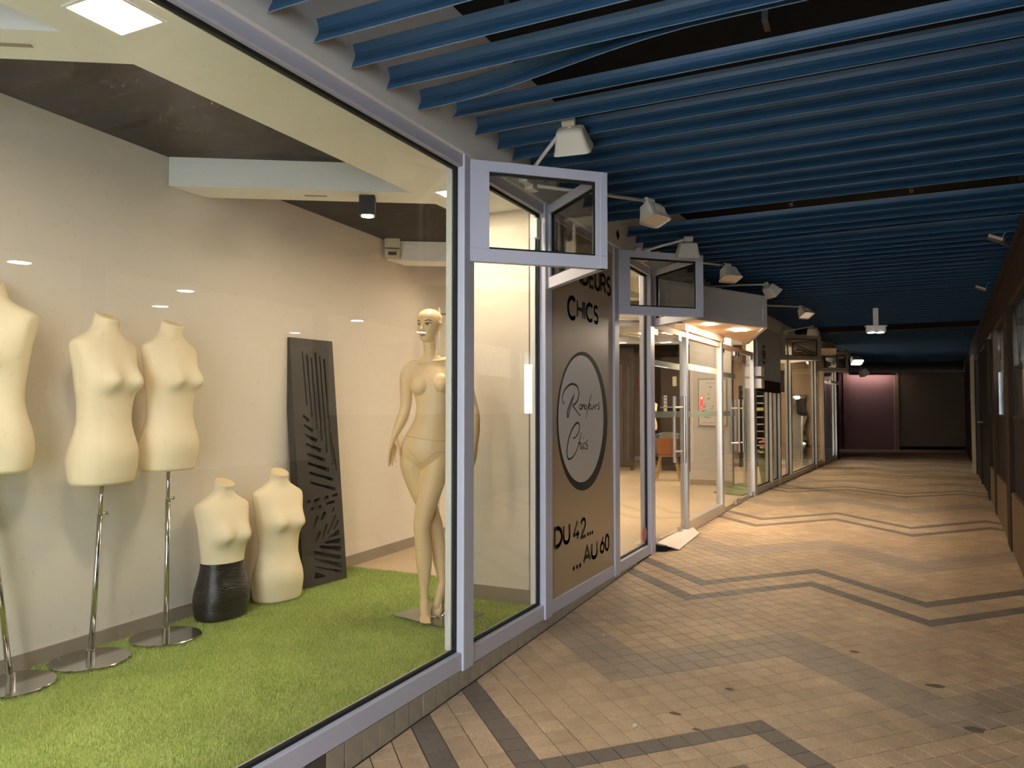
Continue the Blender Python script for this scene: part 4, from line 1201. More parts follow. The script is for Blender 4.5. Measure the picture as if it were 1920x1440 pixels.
def form_stand(base_xy, top_off, h, torso_h, rz, label, scale=1.0, bust=.058, tilt=0.0):
    r = thing('dress_form', label, 'dress form', (base_xy[0], base_xy[1], .2185), rz, group='dress forms on chrome stands')
    Rz = Matrix.Rotation(-rz, 3, 'Z')
    to = Rz @ Vector((top_off[0], top_off[1], 0))
    t = torso_mesh('torso', bust=bust)
    o = t.build('torso', 'jersey', r, smooth=True)
    o.scale = scale if isinstance(scale, tuple) else (scale,) * 3; o.location = (to.x, to.y, h)
    o.rotation_euler = (0, tilt, 0)
    neck_cap(t, o, 1)
    mb = MB(); mb.lathe([(0, 0), (.188, 0), (.19, .003), (.187, .006), (0, .007)], 48, cap=False); mb.build('base', 'chrome', r, smooth=False)
    lo = Vector((to.x, to.y, 0)) * .0
    P0 = Vector((0, 0, .006)); P1 = Vector((to.x, to.y, h + .03)); Pm = P0.lerp(P1, .80)
    mb = MB(); mb.tube([tuple(P0), tuple(Pm)], .0135, 14); mb.build('pole', 'chrome', r, smooth=True)
    mb = MB(); mb.tube([tuple(Pm - Vector((0, 0, .05))), tuple(P1)], .0105, 14); mb.build('inner_pole', 'chrome', r, smooth=True)
    mb = MB(); mb.tube([tuple(P0), tuple(P0 + Vector((0, 0, .045)))], .021, 14); mb.build('socket', 'chrome', r)
    mb = MB(); q = P0.lerp(P1, .80); mb.tube([tuple(q + Vector((.012, 0, 0))), tuple(q + Vector((.034, 0, 0)))], .006, 8); mb.ball(tuple(q + Vector((.040, 0, 0))), .010, 8, 6); mb.build('clamp_screw', 'steel', r)
    return r
form_stand((-3.70, 2.21), (-.125, -.065), .99, .86, math.radians(24), 'dress form cut by the left picture edge, on a leaning chrome stand', (1.20, 1.08, 1.05), .05)
form_stand((-3.70, 2.61), (.045, .015), .905, .86, math.radians(99), 'dress form second from the left on a chrome stand', 1.02)
form_stand((-3.69, 3.06), (0.0, .0), .945, .86, math.radians(97), 'dress form on a chrome stand nearest to the black wrapped torso', .985)
# torsos standing on the turf
r = thing('torso_form', 'cream torso form wrapped in black below the waist, standing on the turf', 'torso form', (-3.75, 3.52, .214), math.radians(84))
sc_ = .985
t = torso_mesh('body', .33, .86, .056); o = t.build('body', 'jersey', r, smooth=True); o.scale = (sc_,) * 3; neck_cap(t, o, 1)
t = torso_mesh('black_wrap', 0.0, .352, .0, .004); o = t.build('black_wrap', 'black_wrap', r, smooth=True); o.scale = (sc_,) * 3; tag(o, 'shiny black film wrapped around the hips')
r = thing('torso_form', 'plain cream torso form standing on the turf against the dark screen', 'torso form', (-3.76, 4.02, .214), math.radians(80))
t = torso_mesh('body', 0, .86, .058); o = t.build('body', 'jersey', r, smooth=True); o.scale = (1.02, 1.02, 1.02); neck_cap(t, o, 1)
# torso deep in the shop
r = thing('torso_form', 'small cream torso form on a dark pole deep inside the shop', 'torso form', (-4.15, 14.7, .268), math.radians(30))
t = torso_mesh('body'); o = t.build('body', 'jersey', r, smooth=True); o.scale = (.80, .72, .72); o.location = (0, 0, .86)
mb = MB(); mb.tube([(0, 0, .0), (0, 0, .88)], .014, 8); mb.build('pole', 'black_metal', r)
mb = MB(); mb.lathe([(0, 0), (.15, 0), (.15, .012), (0, .012)], 24, cap=False); mb.build('base', 'black_metal', r)

# ================================================================== LEAF SCREEN
def leaf_screen():
    Wd, Ht = .43, 1.845
    holes = []
    mid = lambda x: .26 + .50 * (x - .22)                      # main rib: y (from top) as a function of x
    def wedge(p, q, w0, w1):
        d = np.array(q) - np.array(p); asp = Ht / Wd
        L_ = math.hypot(d[0], d[1] * asp); nx, ny = -d[1] * asp / L_, d[0] / L_ / asp
        w0 *= 1.05; w1 *= 1.05
        return [(p[0] + nx * w0, p[1] + ny * w0), (q[0] + nx * w1, q[1] + ny * w1), (q[0] - nx * w1, q[1] - ny * w1), (p[0] - nx * w0, p[1] - ny * w0)]
    for i, x in enumerate((.27, .37, .47, .57, .67, .77)):
        yb = mid(x + .05) - .035
        holes.append(wedge((x, .055 + .012 * (i % 3)), (x + .035, yb), .012 + .006 * (i % 2), .016))
    for i in range(3):
        x = .80 + .045 * i
        holes.append(wedge((x - .02, .33 + .06 * i), (x + .02, .50 + .025 * i), .008, .014))
    for i in range(8):
        ym = .335 + .041 * i
        xm = .22 + (ym - .26) / .50 - .05
        if xm > .86: xm = .86
        holes.append(wedge((.20 + .012 * i, ym - .018 - .002 * i), (xm, ym + .006), .020, .036 if i < 6 else .03))
    for (x0, x1, y) in ((.20, .26, .665), (.33, .48, .662), (.57, .68, .657), (.76, .90, .652), (.24, .32, .695), (.42, .50, .690), (.62, .82, .680)):
        holes.append(wedge((x0, y + .004), (x1, y - .003), .020, .026))
    for (p, q, w) in (((.30, .775), (.40, .725), .020), ((.48, .745), (.58, .715), .035), ((.74, .722), (.80, .703), .020), ((.32, .830), (.44, .79), .025), ((.48, .822), (.60, .765), .020), ((.60, .805), (.82, .735), .022), ((.76, .792), (.88, .757), .020)):
        holes.append(wedge(p, q, w * .7, w))
    for (p, q, w0, w1) in (((.62, .822), (.88, .805), .01, .05), ((.52, .838), (.90, .842), .016, .045), ((.40, .850), (.90, .876), .02, .042), ((.26, .868), (.90, .912), .03, .036), ((.26, .894), (.90, .944), .014, .042), ((.27, .925), (.88, .968), .010, .026), ((.26, .958), (.50, .972), .055, .012)):
        holes.append(wedge(p, q, w0, w1))
    c = bpy.data.curves.new('panel', 'CURVE'); c.dimensions = '2D'; c.fill_mode = 'BOTH'; c.extrude = .016
    def spl(pts):
        s_ = c.splines.new('POLY'); s_.points.add(len(pts) - 1)
        for p_, (x, y) in zip(s_.points, pts): p_.co = (x * Wd, (1 - y) * Ht, 0, 1)
        s_.use_cyclic_u = True
    spl([(0, 0), (1, 0), (1, 1), (0, 1)])
    for h in holes: spl(h)
    o = bpy.data.objects.new('tmp', c); COL.objects.link(o); bpy.context.view_layer.update()
    me = baked(o); bpy.data.objects.remove(o)
    me.materials.clear(); me.materials.append(MATS['screen_black'])
    # local frame: x along the bottom edge (towards +u), y up the leaning panel, z towards the room
    b0 = Vector((-3.785, 4.315, .216)); b1 = Vector((-3.735, 4.735, .216)); ex = (b1 - b0).normalized()
    up = Vector((-.185, -.01, 1.835)); up = (up - ex * up.dot(ex)).normalized(); nz = ex.cross(up)
    M4 = Matrix(((ex.x, up.x, nz.x, b0.x), (ex.y, up.y, nz.y, b0.y), (ex.z, up.z, nz.z, b0.z), (0, 0, 0, 1)))
    r = thing('leaf_screen', 'tall dark screen with cut-out palm leaves leaning on the wall', 'screen')
    r.matrix_world = M4
    p = bpy.data.objects.new('fretwork_panel', me); COL.objects.link(p); p.parent = r; p.location = (0, 0, -.016)
    fr = MB(); d = .075
    fr.box(0, .045 * 1.0, 0, Ht, -d, -.0325); fr.box(Wd - .045, Wd, 0, Ht, -d, -.0325); fr.box(.045, Wd - .045, 0, .05, -d, -.0325); fr.box(.045, Wd - .045, Ht - .05, Ht, -d, -.0325)
    fr.build('rear_frame', 'screen_black', r)
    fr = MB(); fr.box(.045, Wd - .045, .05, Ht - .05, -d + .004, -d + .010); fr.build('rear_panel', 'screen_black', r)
leaf_screen()

# ================================================================== MANNEQUIN
def mannequin():
    rz = math.radians(26.0657)
    root = thing('mannequin', 'bald skin-toned female mannequin standing on a square glass plate', 'mannequin', (-2.5, 4.05, .2175), rz)
    Z0 = .2175
    m = MB()
    def loft(sec, n=28, step=.016, e=2.0):
        """sec rows: z, cx, cy, rx, ry (z ascending)"""
        P = np.array(sorted(sec)); zs = np.arange(P[0, 0], P[-1, 0] + 1e-6, step)
        R = interp_prof(P, zs)
        rg = []
        for z, cx, c_y, rx, ry in R:
            rg.append([(cx + math.copysign(abs(math.cos(t)) ** (2 / e), math.cos(t)) * rx, c_y + math.copysign(abs(math.sin(t)) ** (2 / e), math.sin(t)) * ry, z - Z0) for t in [2 * PI * j / n for j in range(n)]])
        m.rings(rg)
    def T(pts, rs, n=14, sub=5):
        P = catmull([(*p, r) for p, r in zip(pts, rs)], sub)
        m.tube([(p[0], p[1], p[2] - Z0) for p in P], [max(.002, p[3]) for p in P], n)
        m.ball((P[0][0], P[0][1], P[0][2] - Z0), P[0][3] * .98, 12, 8); m.ball((P[-1][0], P[-1][1], P[-1][2] - Z0), P[-1][3] * .98, 12, 8)
    # torso
    loft([(1.145, -.078, .012, .060, .070), (1.18, -.076, .010, .118, .098), (1.22, -.073, .008, .148, .108), (1.27, -.070, .006, .158, .110), (1.33, -.062, .004, .147, .102), (1.40, -.048, .002, .121, .088),
          (1.46, -.034, 0, .104, .079), (1.51, -.028, 0, .100, .076), (1.57, -.028, .002, .108, .082), (1.64, -.032, .004, .124, .090), (1.70, -.033, .008, .134, .088), (1.75, -.030, .014, .142, .076), (1.79, -.028, .018, .130, .060),
          (1.82, -.034, .020, .086, .050), (1.85, -.042, .018, .050, .045)], e=2.2)
    # breasts
    for (bx, bz) in ((-.098, 1.655), (.030, 1.670)):
        m.ball((bx, -.052, bz - Z0), (.062, .046, .064), 18, 12); m.ball((bx - .004, -.076, bz - .012 - Z0), (.042, .029, .038), 16, 10)
        m.ball((bx - .006, -.104, bz - .008 - Z0), .004, 8, 6)
    # neck
    loft([(1.80, -.040, .016, .062, .050), (1.835, -.043, .012, .048, .046), (1.88, -.047, .010, .040, .043), (1.93, -.051, .010, .040, .044), (1.98, -.052, .014, .043, .046)], step=.01)
    # collar bones
    T([(-.035, -.030, 1.808), (-.10, -.036, 1.800), (-.16, -.006, 1.795)], [.007, .008, .010], 8)
    T([(-.055, -.030, 1.808), (.03, -.038, 1.815), (.105, -.006, 1.825)], [.007, .008, .010], 8)
    # shoulders and arms (image left arm hangs slightly bent, image right arm hangs down)
    T([(-.120, .010, 1.775), (-.168, .008, 1.757), (-.190, .006, 1.71), (-.194, .008, 1.64), (-.195, .014, 1.56), (-.200, .012, 1.515), (-.212, .002, 1.47), (-.236, -.016, 1.41), (-.258, -.030, 1.355)],
      [.050, .050, .044, .039, .035, .033, .035, .031, .023])
    T([(.060, .014, 1.795), (.110, .012, 1.798), (.150, .012, 1.76), (.178, .014, 1.69), (.203, .020, 1.60), (.222, .024, 1.525), (.232, .016, 1.46), (.236, .006, 1.39), (.236, -.002, 1.31)],
      [.050, .050, .045, .040, .035, .033, .035, .031, .023])
    # legs: weight on the leg that crosses in front (image right hip), other leg behind
    T([(.004, .008, 1.235), (-.006, 0, 1.17), (-.024, -.014, 1.08), (-.048, -.030, .98), (-.072, -.044, .88), (-.088, -.052, .80), (-.086, -.046, .74), (-.080, -.030, .66), (-.076, -.020, .57), (-.074, -.018, .46), (-.074, -.022, .37), (-.073, -.026, .33)],
      [.088, .088, .081, .071, .060, .051, .047, .051, .049, .036, .027, .028], 20)
    T([(-.146, .014, 1.235), (-.146, .014, 1.17), (-.124, .026, 1.07), (-.090, .042, .97), (-.050, .058, .87), (-.018, .066, .79), (-.006, .074, .72), (.004, .086, .64), (.012, .090, .56), (.022, .088, .48), (.030, .084, .43)],
      [.086, .086, .077, .067, .057, .048, .046, .048, .043, .033, .027], 20)
    # buttocks
    m.ball((-.135, .072, 1.225 - Z0), (.078, .060, .080), 16, 10); m.ball((-.010, .072, 1.232 - Z0), (.078, .060, .080), 16, 10)
    # feet on tiptoe: heel high, ball and toes on the plate
    def foot(ank, heel, ball, toe, w):
        T([heel, tuple((np.array(heel) + np.array(ank)) / 2)], [.024, .026], 12)
        T([ank, tuple(np.array(ank) * .45 + np.array(ball) * .55 + np.array((0, 0, .010))), ball], [.027, .030, .025], 14)
        T([heel, tuple((np.array(heel) + np.array(ball)) / 2), ball], [.022, .024, .019], 12)
        d = (np.array(toe) - np.array(ball)); s_ = np.cross(d / np.linalg.norm(d), (0, 0, 1)); s_ = s_ / np.linalg.norm(s_)
        for i, (off, ln, rr) in enumerate(((-.022, 1.08, .0135), (-.007, 1.02, .0100), (.006, .86, .0095), (.017, .66, .0090), (.026, .42, .0085))):
            o_ = s_ * off * w
            a = np.array(ball) + o_ * .9 - d * .25; b = np.array(ball) + o_ + d * ln
            b[2] = Z0 + .004 + rr + .003
            mid_ = (a + b) / 2; mid_[2] += .004
            T([tuple(a), tuple(mid_), tuple(b)], [rr * 1.3, rr * 1.05, rr * .75], 10, 4)
    foot((-.073, -.026, .335), (-.070, .006, .300), (-.060, -.100, .247), (-.048, -.150, .236), 1)
    foot((.030, .084, .43), (.050, .110, .395), (.000, .045, .285), (-.014, .020, .240), -1)
    # hands
    def hand(wr, kn, side, curl, tips, thumb):
        wr = np.array(wr); kn = np.array(kn); ax = kn - wr; ax /= np.linalg.norm(ax)
        s_ = np.array(side); s_ = s_ / np.linalg.norm(s_)
        for k in np.linspace(-1, 1, 4):
            a = wr + s_ * .010 * k; b = kn + s_ * .026 * k
            T([tuple(a), tuple((a + b) / 2), tuple(b)], [.015, .0145, .0105], 10, 3)
        for k, (ln, cu) in zip(np.linspace(-1, 1, 4), tips):
            a = kn + s_ * .027 * k
            c_ = np.array(curl)
            p1 = a + ax * ln * .42 + c_ * cu * .18; p2 = a + ax * ln * .74 + c_ * cu * .5; p3 = a + ax * ln + c_ * cu
            p1 = p1 + s_ * .003 * k; p3 = p3 + s_ * .007 * k
            T([tuple(a), tuple(p1), tuple(p2), tuple(p3)], [.0098, .0088, .0080, .0062], 10, 4)
        th = [wr + ax * .018 - s_ * .014 * thumb[3], np.array(thumb[0]), np.array(thumb[1]), np.array(thumb[2])]
        T([tuple(p) for p in th], [.014, .0115, .0098, .0075], 10, 4)
    hand((-.260, -.032, 1.345), (-.272, -.040, 1.262), (.45, .89, 0), (.022, -.016, 0), ((.080, .3), (.100, .2), (.096, .5), (.074, .9)),
         ((-.240, -.052, 1.300), (-.228, -.058, 1.262), (-.222, -.060, 1.232), -1.0))
    hand((.236, -.003, 1.30), (.232, -.008, 1.216), (.25, .97, 0), (-.030, -.020, 0), ((.084, .6), (.104, .6), (.098, .8), (.076, 1.1)),
         ((.214, -.034, 1.255), (.204, -.046, 1.215), (.200, -.048, 1.185), 1.0))
    # head, turned to the image left
    hy = math.radians(-24); ch, sh_ = math.cos(hy), math.sin(hy)
    HC = np.array((-.050, .010, 1.930))
    def H(x, f, z):      # head coords: x to image right, f forward (out of the face), z up from the chin
        return (HC[0] + x * ch + f * sh_, HC[1] + x * sh_ * 1.0 - f * ch, HC[2] + z)
    P = np.array([(0.0, .050, .014, .016), (.006, .048, .024, .028), (.022, .038, .039, .046), (.045, .026, .051, .062), (.072, .014, .060, .076), (.100, .006, .067, .088), (.128, .001, .0715, .0945), (.155, -.003, .0715, .0945), (.178, -.005, .064, .085), (.196, -.006, .048, .064), (.207, -.006, .028, .038), (.2125, -.006, .008, .012)])
    zs = np.linspace(0, .2125, 40); R = interp_prof(P, zs)
    rg = []
    for z, f, rx, ry in R:
        ring = []
        for j in range(36):
            t = 2 * PI * j / 36
            x_, f_ = math.cos(t) * rx, math.sin(t) * ry
            if f_ > 0 and .03 < z < .15:      # flatten the face, sink the eye sockets
                f_ *= .965
                for ex in (-.031, .031):
                    f_ -= .010 * math.exp(-((x_ - ex) / .017) ** 2 - ((z - .106) / .013) ** 2)
                f_ += .004 * math.exp(-((abs(x_) - .040) / .016) ** 2 - ((z - .078) / .018) ** 2)
                f_ += .005 * math.exp(-(x_ / .016) ** 2 - ((z - .040) / .012) ** 2)
            p_ = H(x_, f + f_, z); ring.append((p_[0], p_[1], p_[2] - Z0))
        rg.append(ring)
    m.rings(rg)
    T([H(0, .085, .116), H(0, .094, .092), H(0, .103, .072), H(0, .098, .066)], [.0065, .0075, .0105, .008], 10, 4)
    for sx in (-1, 1):
        T([H(.009 * sx, .090, .068), H(.013 * sx, .086, .068)], [.007, .005], 8, 3)
        T([H(.067 * sx, .004, .120), H(.078 * sx, -.008, .116), H(.078 * sx, -.010, .098), H(.070 * sx, .002, .078)], [.007, .008, .0075, .006], 8, 4)
    o = m.build('body', 'mannequin_skin', None)
    rm = o.modifiers.new('remesh', 'REMESH'); rm.mode = 'VOXEL'; rm.voxel_size = .0042; rm.use_smooth_shade = True
    sm = o.modifiers.new('smooth', 'SMOOTH'); sm.factor = .5; sm.iterations = 7
    bpy.context.view_layer.update()
    me = baked(o)
    bpy.data.objects.remove(o)
    me.polygons.foreach_set('use_smooth', [True] * len(me.polygons))
    if not me.materials: me.materials.append(MATS['mannequin_skin'])
    body = bpy.data.objects.new('body', me); COL.objects.link(body); body.parent = root
    # painted features: thin patches laid on the face
    bvh = BVHTree.FromPolygons([v.co for v in me.vertices], [p.vertices[:] for p in me.polygons])
    fdir = Vector((sh_, -ch, 0))
    def on_face(x, z, lift=.0008):
        q = H(x, .25, z); q = Vector((q[0], q[1], q[2] - Z0))
        hit = bvh.ray_cast(q, -fdir)
        p_ = hit[0] if hit[0] else Vector(H(x, .085, z)) - Vector((0, 0, Z0))
        return tuple(p_ + fdir * lift)
    def patch_(name, outline, mt, lift):
        mm = MB(); n = len(outline)
        cx = sum(p[0] for p in outline) / n; cz = sum(p[1] for p in outline) / n
        vs = [on_face(cx, cz, lift)]
        for k in (.5, 1.0):
            vs += [on_face(cx + (x - cx) * k, cz + (z - cz) * k, lift) for x, z in outline]
        fs = [(0, 1 + i, 1 + (i + 1) % n) for i in range(n)] + [(1 + i, 1 + n + i, 1 + n + (i + 1) % n, 1 + (i + 1) % n) for i in range(n)]
        mm.add(vs, fs); mm.build(name, mt, body, smooth=True)
    for s_ in (-1, 1):
        patch_('eye', [(.031 * s_ + .0165 * math.cos(t) * 1.0, .105 + .0062 * math.sin(t) + .0022 * s_ * math.cos(t)) for t in np.linspace(0, 2 * PI, 16, endpoint=False)], 'eye_white', .0007)
        patch_('iris', [(.030 * s_ - .001 + .0058 * math.cos(t), .1055 + .0058 * math.sin(t)) for t in np.linspace(0, 2 * PI, 12, endpoint=False)], 'iris', .0012)
        top = [(.031 * s_ + s_ * a, .1105 + b) for a, b in ((-.018, -.006), (-.010, .001), (0, .0035), (.010, .003), (.019, -.001), (.023, .002), (.012, .0058), (0, .0062), (-.011, .0035))]
        patch_('eyelash', top, 'brow', .0015)
        br = [(.031 * s_ + s_ * a, .126 + b) for a, b in ((-.019, -.005), (-.010, .001), (.002, .0055), (.014, .006), (.024, -.001), (.013, .0095), (.001, .0090), (-.012, .0045))]
        patch_('eyebrow', br, 'brow', .0010)
    patch_('lips', [(-.0200, .0385), (-.012, .0435), (-.005, .0462), (0, .0445), (.005, .0462), (.012, .0435), (.0200, .0385), (.012, .0335), (0, .0310), (-.012, .0335)], 'lip', .0009)
    def seam(pts):
        P = catmull(pts, 8); L_ = []; R_ = []
        for i, p in enumerate(P):
            hit = bvh.ray_cast(Vector((p[0], -.6, p[1] - Z0)), Vector((0, 1, 0)))
            if not hit[0]: continue
            q = hit[0] + hit[1] * .0006
            L_.append((q.x, q.y, q.z + .0009)); R_.append((q.x, q.y, q.z - .0009))
        n = len(L_); mm = MB(); mm.add(L_ + R_, [(i, i + 1, n + i + 1, n + i) for i in range(n - 1)]); mm.build('seam', 'lip_line', body)
    mat('lip_line', S(150, 118, 84), .6)
    seam([(-.205, 1.352), (-.14, 1.340), (-.10, 1.334), (-.05, 1.326), (-.007, 1.321), (.05, 1.319), (.083, 1.321)])
    seam([(-.082, 1.180), (-.033, 1.222), (.003, 1.246), (.04, 1.250), (.074, 1.226)])
    seam([(-.088, 1.180), (-.13, 1.225), (-.175, 1.275)])
    # support
    pl = MB(); pl.box(-.222, .222, -.195, .195, -.012, -.004)
    p_ = pl.build('glass_plate', 'plate_glass', root, bevel=.001); p_.location = (0.0, .093, .012); p_.rotation_euler = (0, 0, math.radians(-37.9))
    mm = MB(); mm.tube([(.032, .092, .006), (.032, .092, .20)], .006, 8); mm.build('support_rod', 'chrome', root)
    mm = MB(); mm.tube([(.000, .092, .010), (.064, .092, .010)], .004, 8); mm.tube([(.032, .060, .010), (.032, .124, .010)], .004, 8); mm.build('rod_flange', 'chrome', root)
mannequin()

# ================================================================== SHOP INTERIOR DETAILS
# slim white garment rack behind the mannequin
r = thing('garment_rack', 'slim white metal rack against the wall behind the mannequin', 'rack', (-3.66, 6.20, .2), math.radians(25))
for x in (-.13, .02):
    mb = MB(); mb.tube([(x, 0, .03), (x, 0, 2.28)], .014, 10); mb.build('upright', 'lamp_arm', r)
mb = MB(); mb.tube([(-.13, 0, 2.22), (.02, 0, 2.22)], .009, 8); mb.build('top_bar', 'steel', r)
mb = MB(); mb.tube([(.02, 0, 1.62), (.55, 0, 1.62)], .016, 10); mb.build('hanging_rail', 'lamp_arm', r)
mb = MB(); mb.box(-.16, .60, -.05, .05, 0, .16); mb.build('foot', 'steel', r, bevel=.004)
# white partition with a framed drawing
pt = thing('display_partition', 'pale grey partition panel with a framed plan inside the entrance', 'partition', (-2.58, 12.85, .266), 0)
B('board', 'grey_panel', pt, (-.36, .33, 0, .18, 0, 2.45))
B('skirting', 'baseboard', pt, (-.365, .335, -.012, 0, 0, .09))
B('picture_frame', 'baseboard', pt, (-.22, .26, -.02, 0, .98, 1.78))
B('drawing', 'paper', pt, (-.20, .24, -.024, -.0201, 1.0, 1.76))
rr = random.Random(4)
mb = MB()
for i in range(26):
    x = rr.uniform(-.16, .16); z = rr.uniform(1.06, 1.66); w = rr.uniform(.01, .05); h = rr.uniform(.004, .02)
    mb.box(x, x + w, -.0256, -.0243, z, z + h)
mb.box(-.16, .20, -.0256, -.0243, 1.04, 1.045); mb.box(-.08, .06, -.0256, -.0243, 1.70, 1.706)
o = mb.build('drawing_lines', 'paper_ink', pt); tag(o, kind='stuff')
B('door_leaf', 'beige_wall', pt, (.42, .98, .10, .16, 0, 2.25)) if False else None
# dark mobile partitions far back
r = thing('mobile_partition', 'tall dark brown screen on castors at the back of the shop', 'partition', (-5.0, 15.3, .268))
B('board', 'dark_wood', r, (-.55, .32, 0, .08, .07, 2.55))
for x in (-.45, .30):
    mb = MB(); mb.lathe([(.0, -.02), (.035, -.02), (.035, .02), (0, .02)], 14, cap=False); o = mb.build('castor', 'black_metal', r); o.rotation_euler = (PI / 2, 0, 0); o.location = (x, -.03, .036)
r = thing('wall_pier', 'brown pier with a low skirting at the back of the shop', 'pier', (-4.62, 17.2, .268), kind='structure')
B('shaft', 'brown_partition', r, (-.30, .55, 0, .3, 0, 2.75)); B('skirting', 'baseboard', r, (-.31, .56, -.015, .31, 0, .10))
r = thing('reception_counter', 'dark panelled counter wall behind the patchwork chair', 'counter', (-3.62, 15.6, .268))
B('body', 'dark_wood', r, (-.55, .75, 0, .35, 0, 2.35))
B('shelf', 'baseboard', r, (-.55, .75, -.10, 0, 1.30, 1.33))
B('niche_light', 'cream_box', r, (-.30, -.22, -.02, 0, 1.75, 1.95))
# patchwork chair
r = thing('patchwork_chair', 'patchwork tub chair with splayed wooden legs inside the entrance', 'chair', (-3.50, 13.55, .268), math.radians(10))
for (a0, a1, m_) in ((PI * .75, PI * 1.25, 'chair_blue'), (PI * 1.25, PI * 1.75, 'chair_orange'), (PI * 1.75, PI * 2.25, 'chair_blue'), (PI * .25, PI * .75, 'chair_pattern')):
    mb = MB(); rg = []
    for t in np.linspace(a0, a1, 8):
        c_, s_ = math.cos(t), math.sin(t)
        back = .30 + .10 * max(0, s_)
        rg.append([(c_ * .19, s_ * .18, .42), (c_ * .26, s_ * .25, .47), (c_ * .28, s_ * .27, .45 + back), (c_ * .245, s_ * .235, .45 + back), (c_ * .22, s_ * .21, .50)])
    mb.rings(rg); mb.build('shell_panel', m_, r, smooth=False)
mb = MB(); mb.lathe([(0, .42), (.20, .42), (.225, .46), (.20, .49), (0, .50)], 24, cap=False); mb.build('seat', 'chair_pattern', r, smooth=True)
for sx in (-1, 1):
    for sy_ in (-1, 1):
        mb = MB(); mb.tube([(sx * .13, sy_ * .12, .43), (sx * .21, sy_ * .20, 0)], [.020, .012], 8); mb.build('leg', 'light_wood', r)
# small table lamp like shade seen through window 4
r = thing('wall_sconce', 'peach glowing half-round wall shade deep in the shop', 'lamp', (-4.93, 16.9, 1.95))
mb = MB(); mb.lathe([(.0, .0), (.16, .02), (.17, .30), (.0, .30)], 20, cap=False); mb.build('shade', 'flower_pink', r, smooth=False)
B('wall_bracket', 'black_metal', r, (-.04, .04, .1, .32, .1, .16))
# second shop half: shelf rack, pendant, vase, mirror
r = thing('shelf_rack', 'tall black rack with white trays inside the far doors', 'shelf', (-2.62, 17.55, .266), math.radians(8))
for x in (-.26, .26):
    B('upright', 'black_metal', r, (x - .03, x + .03, -.16, .16, 0, 1.80))
for i in range(11):
    z = .16 + i * .155
    B('tray', 'paper' if i != 7 else 'yellow', r, (-.23, .23, -.15, .14, z, z + (.022 if i != 7 else .07)))
B('back_board', 'black_metal', r, (-.26, .26, .14, .16, 0, 1.80))
r = thing('pendant_lamp', 'dark drum pendant shade behind the far narrow panes', 'lamp', (-1.88, 15.9, 1.88))
mb = MB(); mb.lathe([(.12, 0), (.19, .04), (.22, .42), (.21, .42), (.18, .05), (.11, .01)], 32, cap=False); mb.build('shade', 'charcoal', r, smooth=False)
mb = MB(); mb.tube([(0, 0, .40), (0, 0, 1.18)], .005, 6); mb.build('cord', 'black_metal', r)
mb = MB(); mb.box(-.21, .21, -.005, .005, .40, .41); mb.build('spider', 'black_metal', r)
r = thing('wavy_mirror', 'tall wavy-edged mirror leaning on the beige cross wall', 'mirror', (-1.76, 18.58, .268), 0, rx=math.radians(-5))
mb = MB()
zs = np.linspace(0, 1.62, 50); L_ = [(-.15 + .03 * math.sin(z * 11.5), z) for z in zs]; R_ = [(.15 + .03 * math.sin(z * 11.5 + .9), z) for z in zs]
pl = L_ + R_[::-1]; n = len(pl)
k = len(zs)
vs = [(x, -.012, z) for x, z in pl] + [(x, .012, z) for x, z in pl]
fs = [(i, i + 1, n - 2 - i, n - 1 - i) for i in range(k - 1)] + [(n + i, n + n - 1 - i, n + n - 2 - i, n + i + 1) for i in range(k - 1)] + [((i + 1) % n, i, n + i, n + (i + 1) % n) for i in range(n)]
mb.add(vs, fs); mb.build('glass', 'mirror', r)
mb = MB(); mb.add([(x * 1.0, .0125, z) for x, z in pl] + [(x, .028, z) for x, z in pl], fs); mb.build('backing', 'charcoal', r)
r = thing('flower_vase', 'tall green vase of pink flowers on the floor behind the far glass', 'vase', (-1.79, 13.15, zin(13.15) + .0185))
mb = MB(); mb.lathe([(.0, .0), (.055, .0), (.05, .03), (.06, .12), (.085, .30), (.10, .40), (.094, .40), (.07, .25), (.045, .06), (0, .05)], 24, cap=False); mb.build('vase', 'vase_green', r, smooth=True)
rr = random.Random(9)
for i in range(13):
    a = rr.uniform(0, 2 * PI); q = rr.uniform(.03, .22); h = rr.uniform(.50, .76) - .5 * max(0, q - .12)
    x, y = math.cos(a) * q, math.sin(a) * q * .7
    mb = MB(); mb.tube([(x * .1, y * .1, .12), (x * .45, y * .45, h * .65), (x, y, h)], .004, 6); st = mb.build('stem', 'leaf', r)
    mb = MB(); mb.ball((x, y, h + .015), (.036, .036, .026), 10, 6)
    for j in range(6):
        t = j * PI / 3; mb.ball((x + .026 * math.cos(t), y + .026 * math.sin(t), h + .012), (.018, .018, .014), 8, 5)
    mb.build('flower', 'flower_pink' if i % 3 else 'flower_cream', st, smooth=True)
for i in range(9):
    a = rr.uniform(0, 2 * PI); q = rr.uniform(.08, .15); x, y = math.cos(a) * q, math.sin(a) * q * .7
    mb = MB(); mb.add([(x * .4, y * .4, .35), (x * .9 - .025, y * .9 + .02, .46), (x * 1.2, y * 1.2, .58), (x * .9 + .025, y * .9 - .02, .46), (x * .9, y * .9, .452)], [(0, 1, 4), (1, 2, 4), (2, 3, 4), (3, 0, 4)])
    mb.build('leaf', 'leaf', r)
m = MB(); m.prism([F2.xy(4.3, -.14), F2.xy(6.2, -.14), F2.xy(6.2, -.62), F2.xy(4.5, -.62)][::-1], zin(12.5) + .002, zin(12.5) + .018)
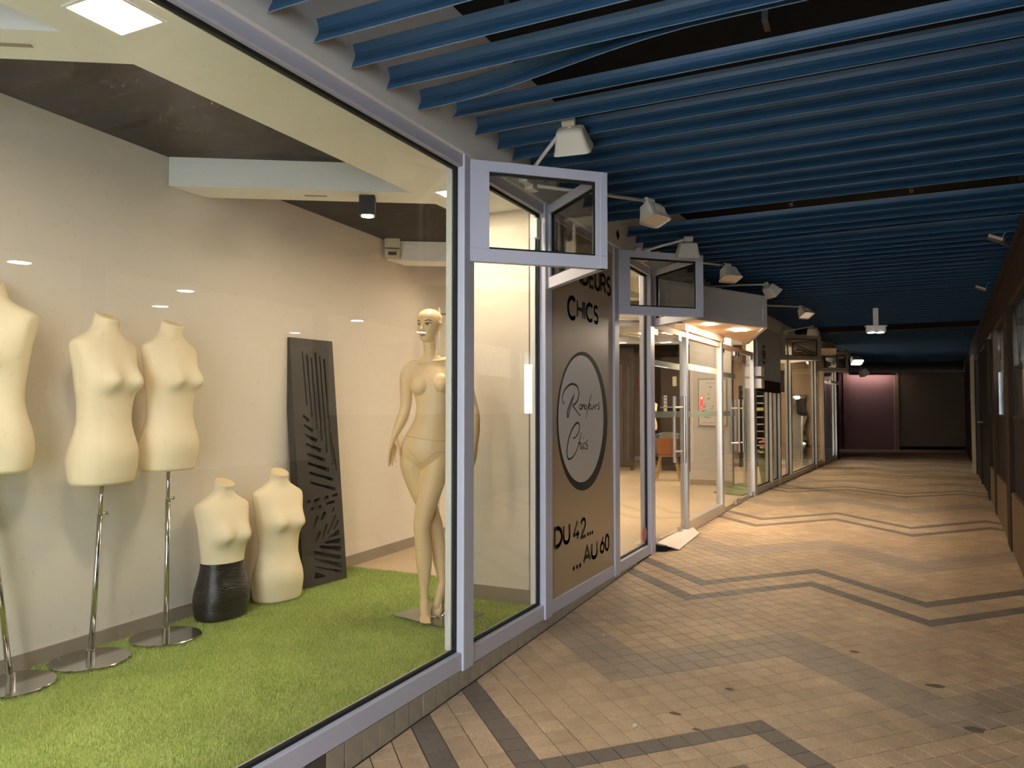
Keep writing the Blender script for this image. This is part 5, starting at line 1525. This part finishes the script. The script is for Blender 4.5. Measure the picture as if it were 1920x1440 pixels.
tag(m.build('green_mat', 'leaf'), 'green mat on the floor behind the grey sign panel', 'mat')
# interior door opening frame beyond the glass leaves
r = thing('lit_doorway', 'lit beige doorway panel seen through the far glass doors', 'doorway', (-2.02, 13.5, .27), kind='structure')
B('jamb', 'white_board', r, (-.16, -.12, 0, .12, 0, 2.05))
B('head', 'baseboard', r, (-.16, .26, 0, .12, 2.05, 2.45))

# ================================================================== SMALL THINGS ON THE FLOOR
def crumple(x, y, s_, label, seed):
    q = random.Random(seed); mb = MB()
    for i in range(5):
        a = q.uniform(0, 6.28); c_, d_ = math.cos(a) * s_, math.sin(a) * s_
        mb.add([(0, 0, .001), (c_, d_, q.uniform(.002, s_ * .8)), (c_ * .4 - d_ * .6, d_ * .4 + c_ * .6, q.uniform(.004, s_))], [(0, 1, 2), (2, 1, 0)])
    o = mb.build('litter', 'litter'); o.location = (x, y, zf(y)); tag(o, label, 'litter')
crumple(-1.055, 3.43, .020, 'white crumpled scrap of paper on the foreground tiles', 1)
crumple(-1.62, 4.62, .014, 'tiny white scrap on the tiles below the poster', 2)
for (x, y, w, h, lb) in ((-.92, 3.66, .030, .020, 'round dark stain beside the paper scrap'), (-.74, 4.07, .026, .018, 'small oval dark stain in the middle of the tiles'), (-.18, 4.94, .032, .020, 'dark oval stain toward the right wall'),
                         (-.79, 3.53, .022, .014, 'small brown spot near the foreground dark band'), (.22, 4.55, .05, .03, 'blotchy dark stain near the right of the tiles'), (.35, 4.05, .045, .035, 'ring-like dark stain near the bottom right corner')):
    mb = MB(); q = random.Random(int((x + 5) * 100)); n = 14
    pts = [(w * math.cos(2 * PI * i / n) * q.uniform(.75, 1.1), h * math.sin(2 * PI * i / n) * q.uniform(.75, 1.1)) for i in range(n)]
    mb.add([(0, 0, .0012)] + [(a, b, .0012 + .0272 * b) for a, b in pts], [(0, 1 + i, 1 + (i + 1) % n) for i in range(n)])
    o = mb.build('stain', 'dirt'); o.location = (x, y, zf(y)); tag(o, lb, 'stain')
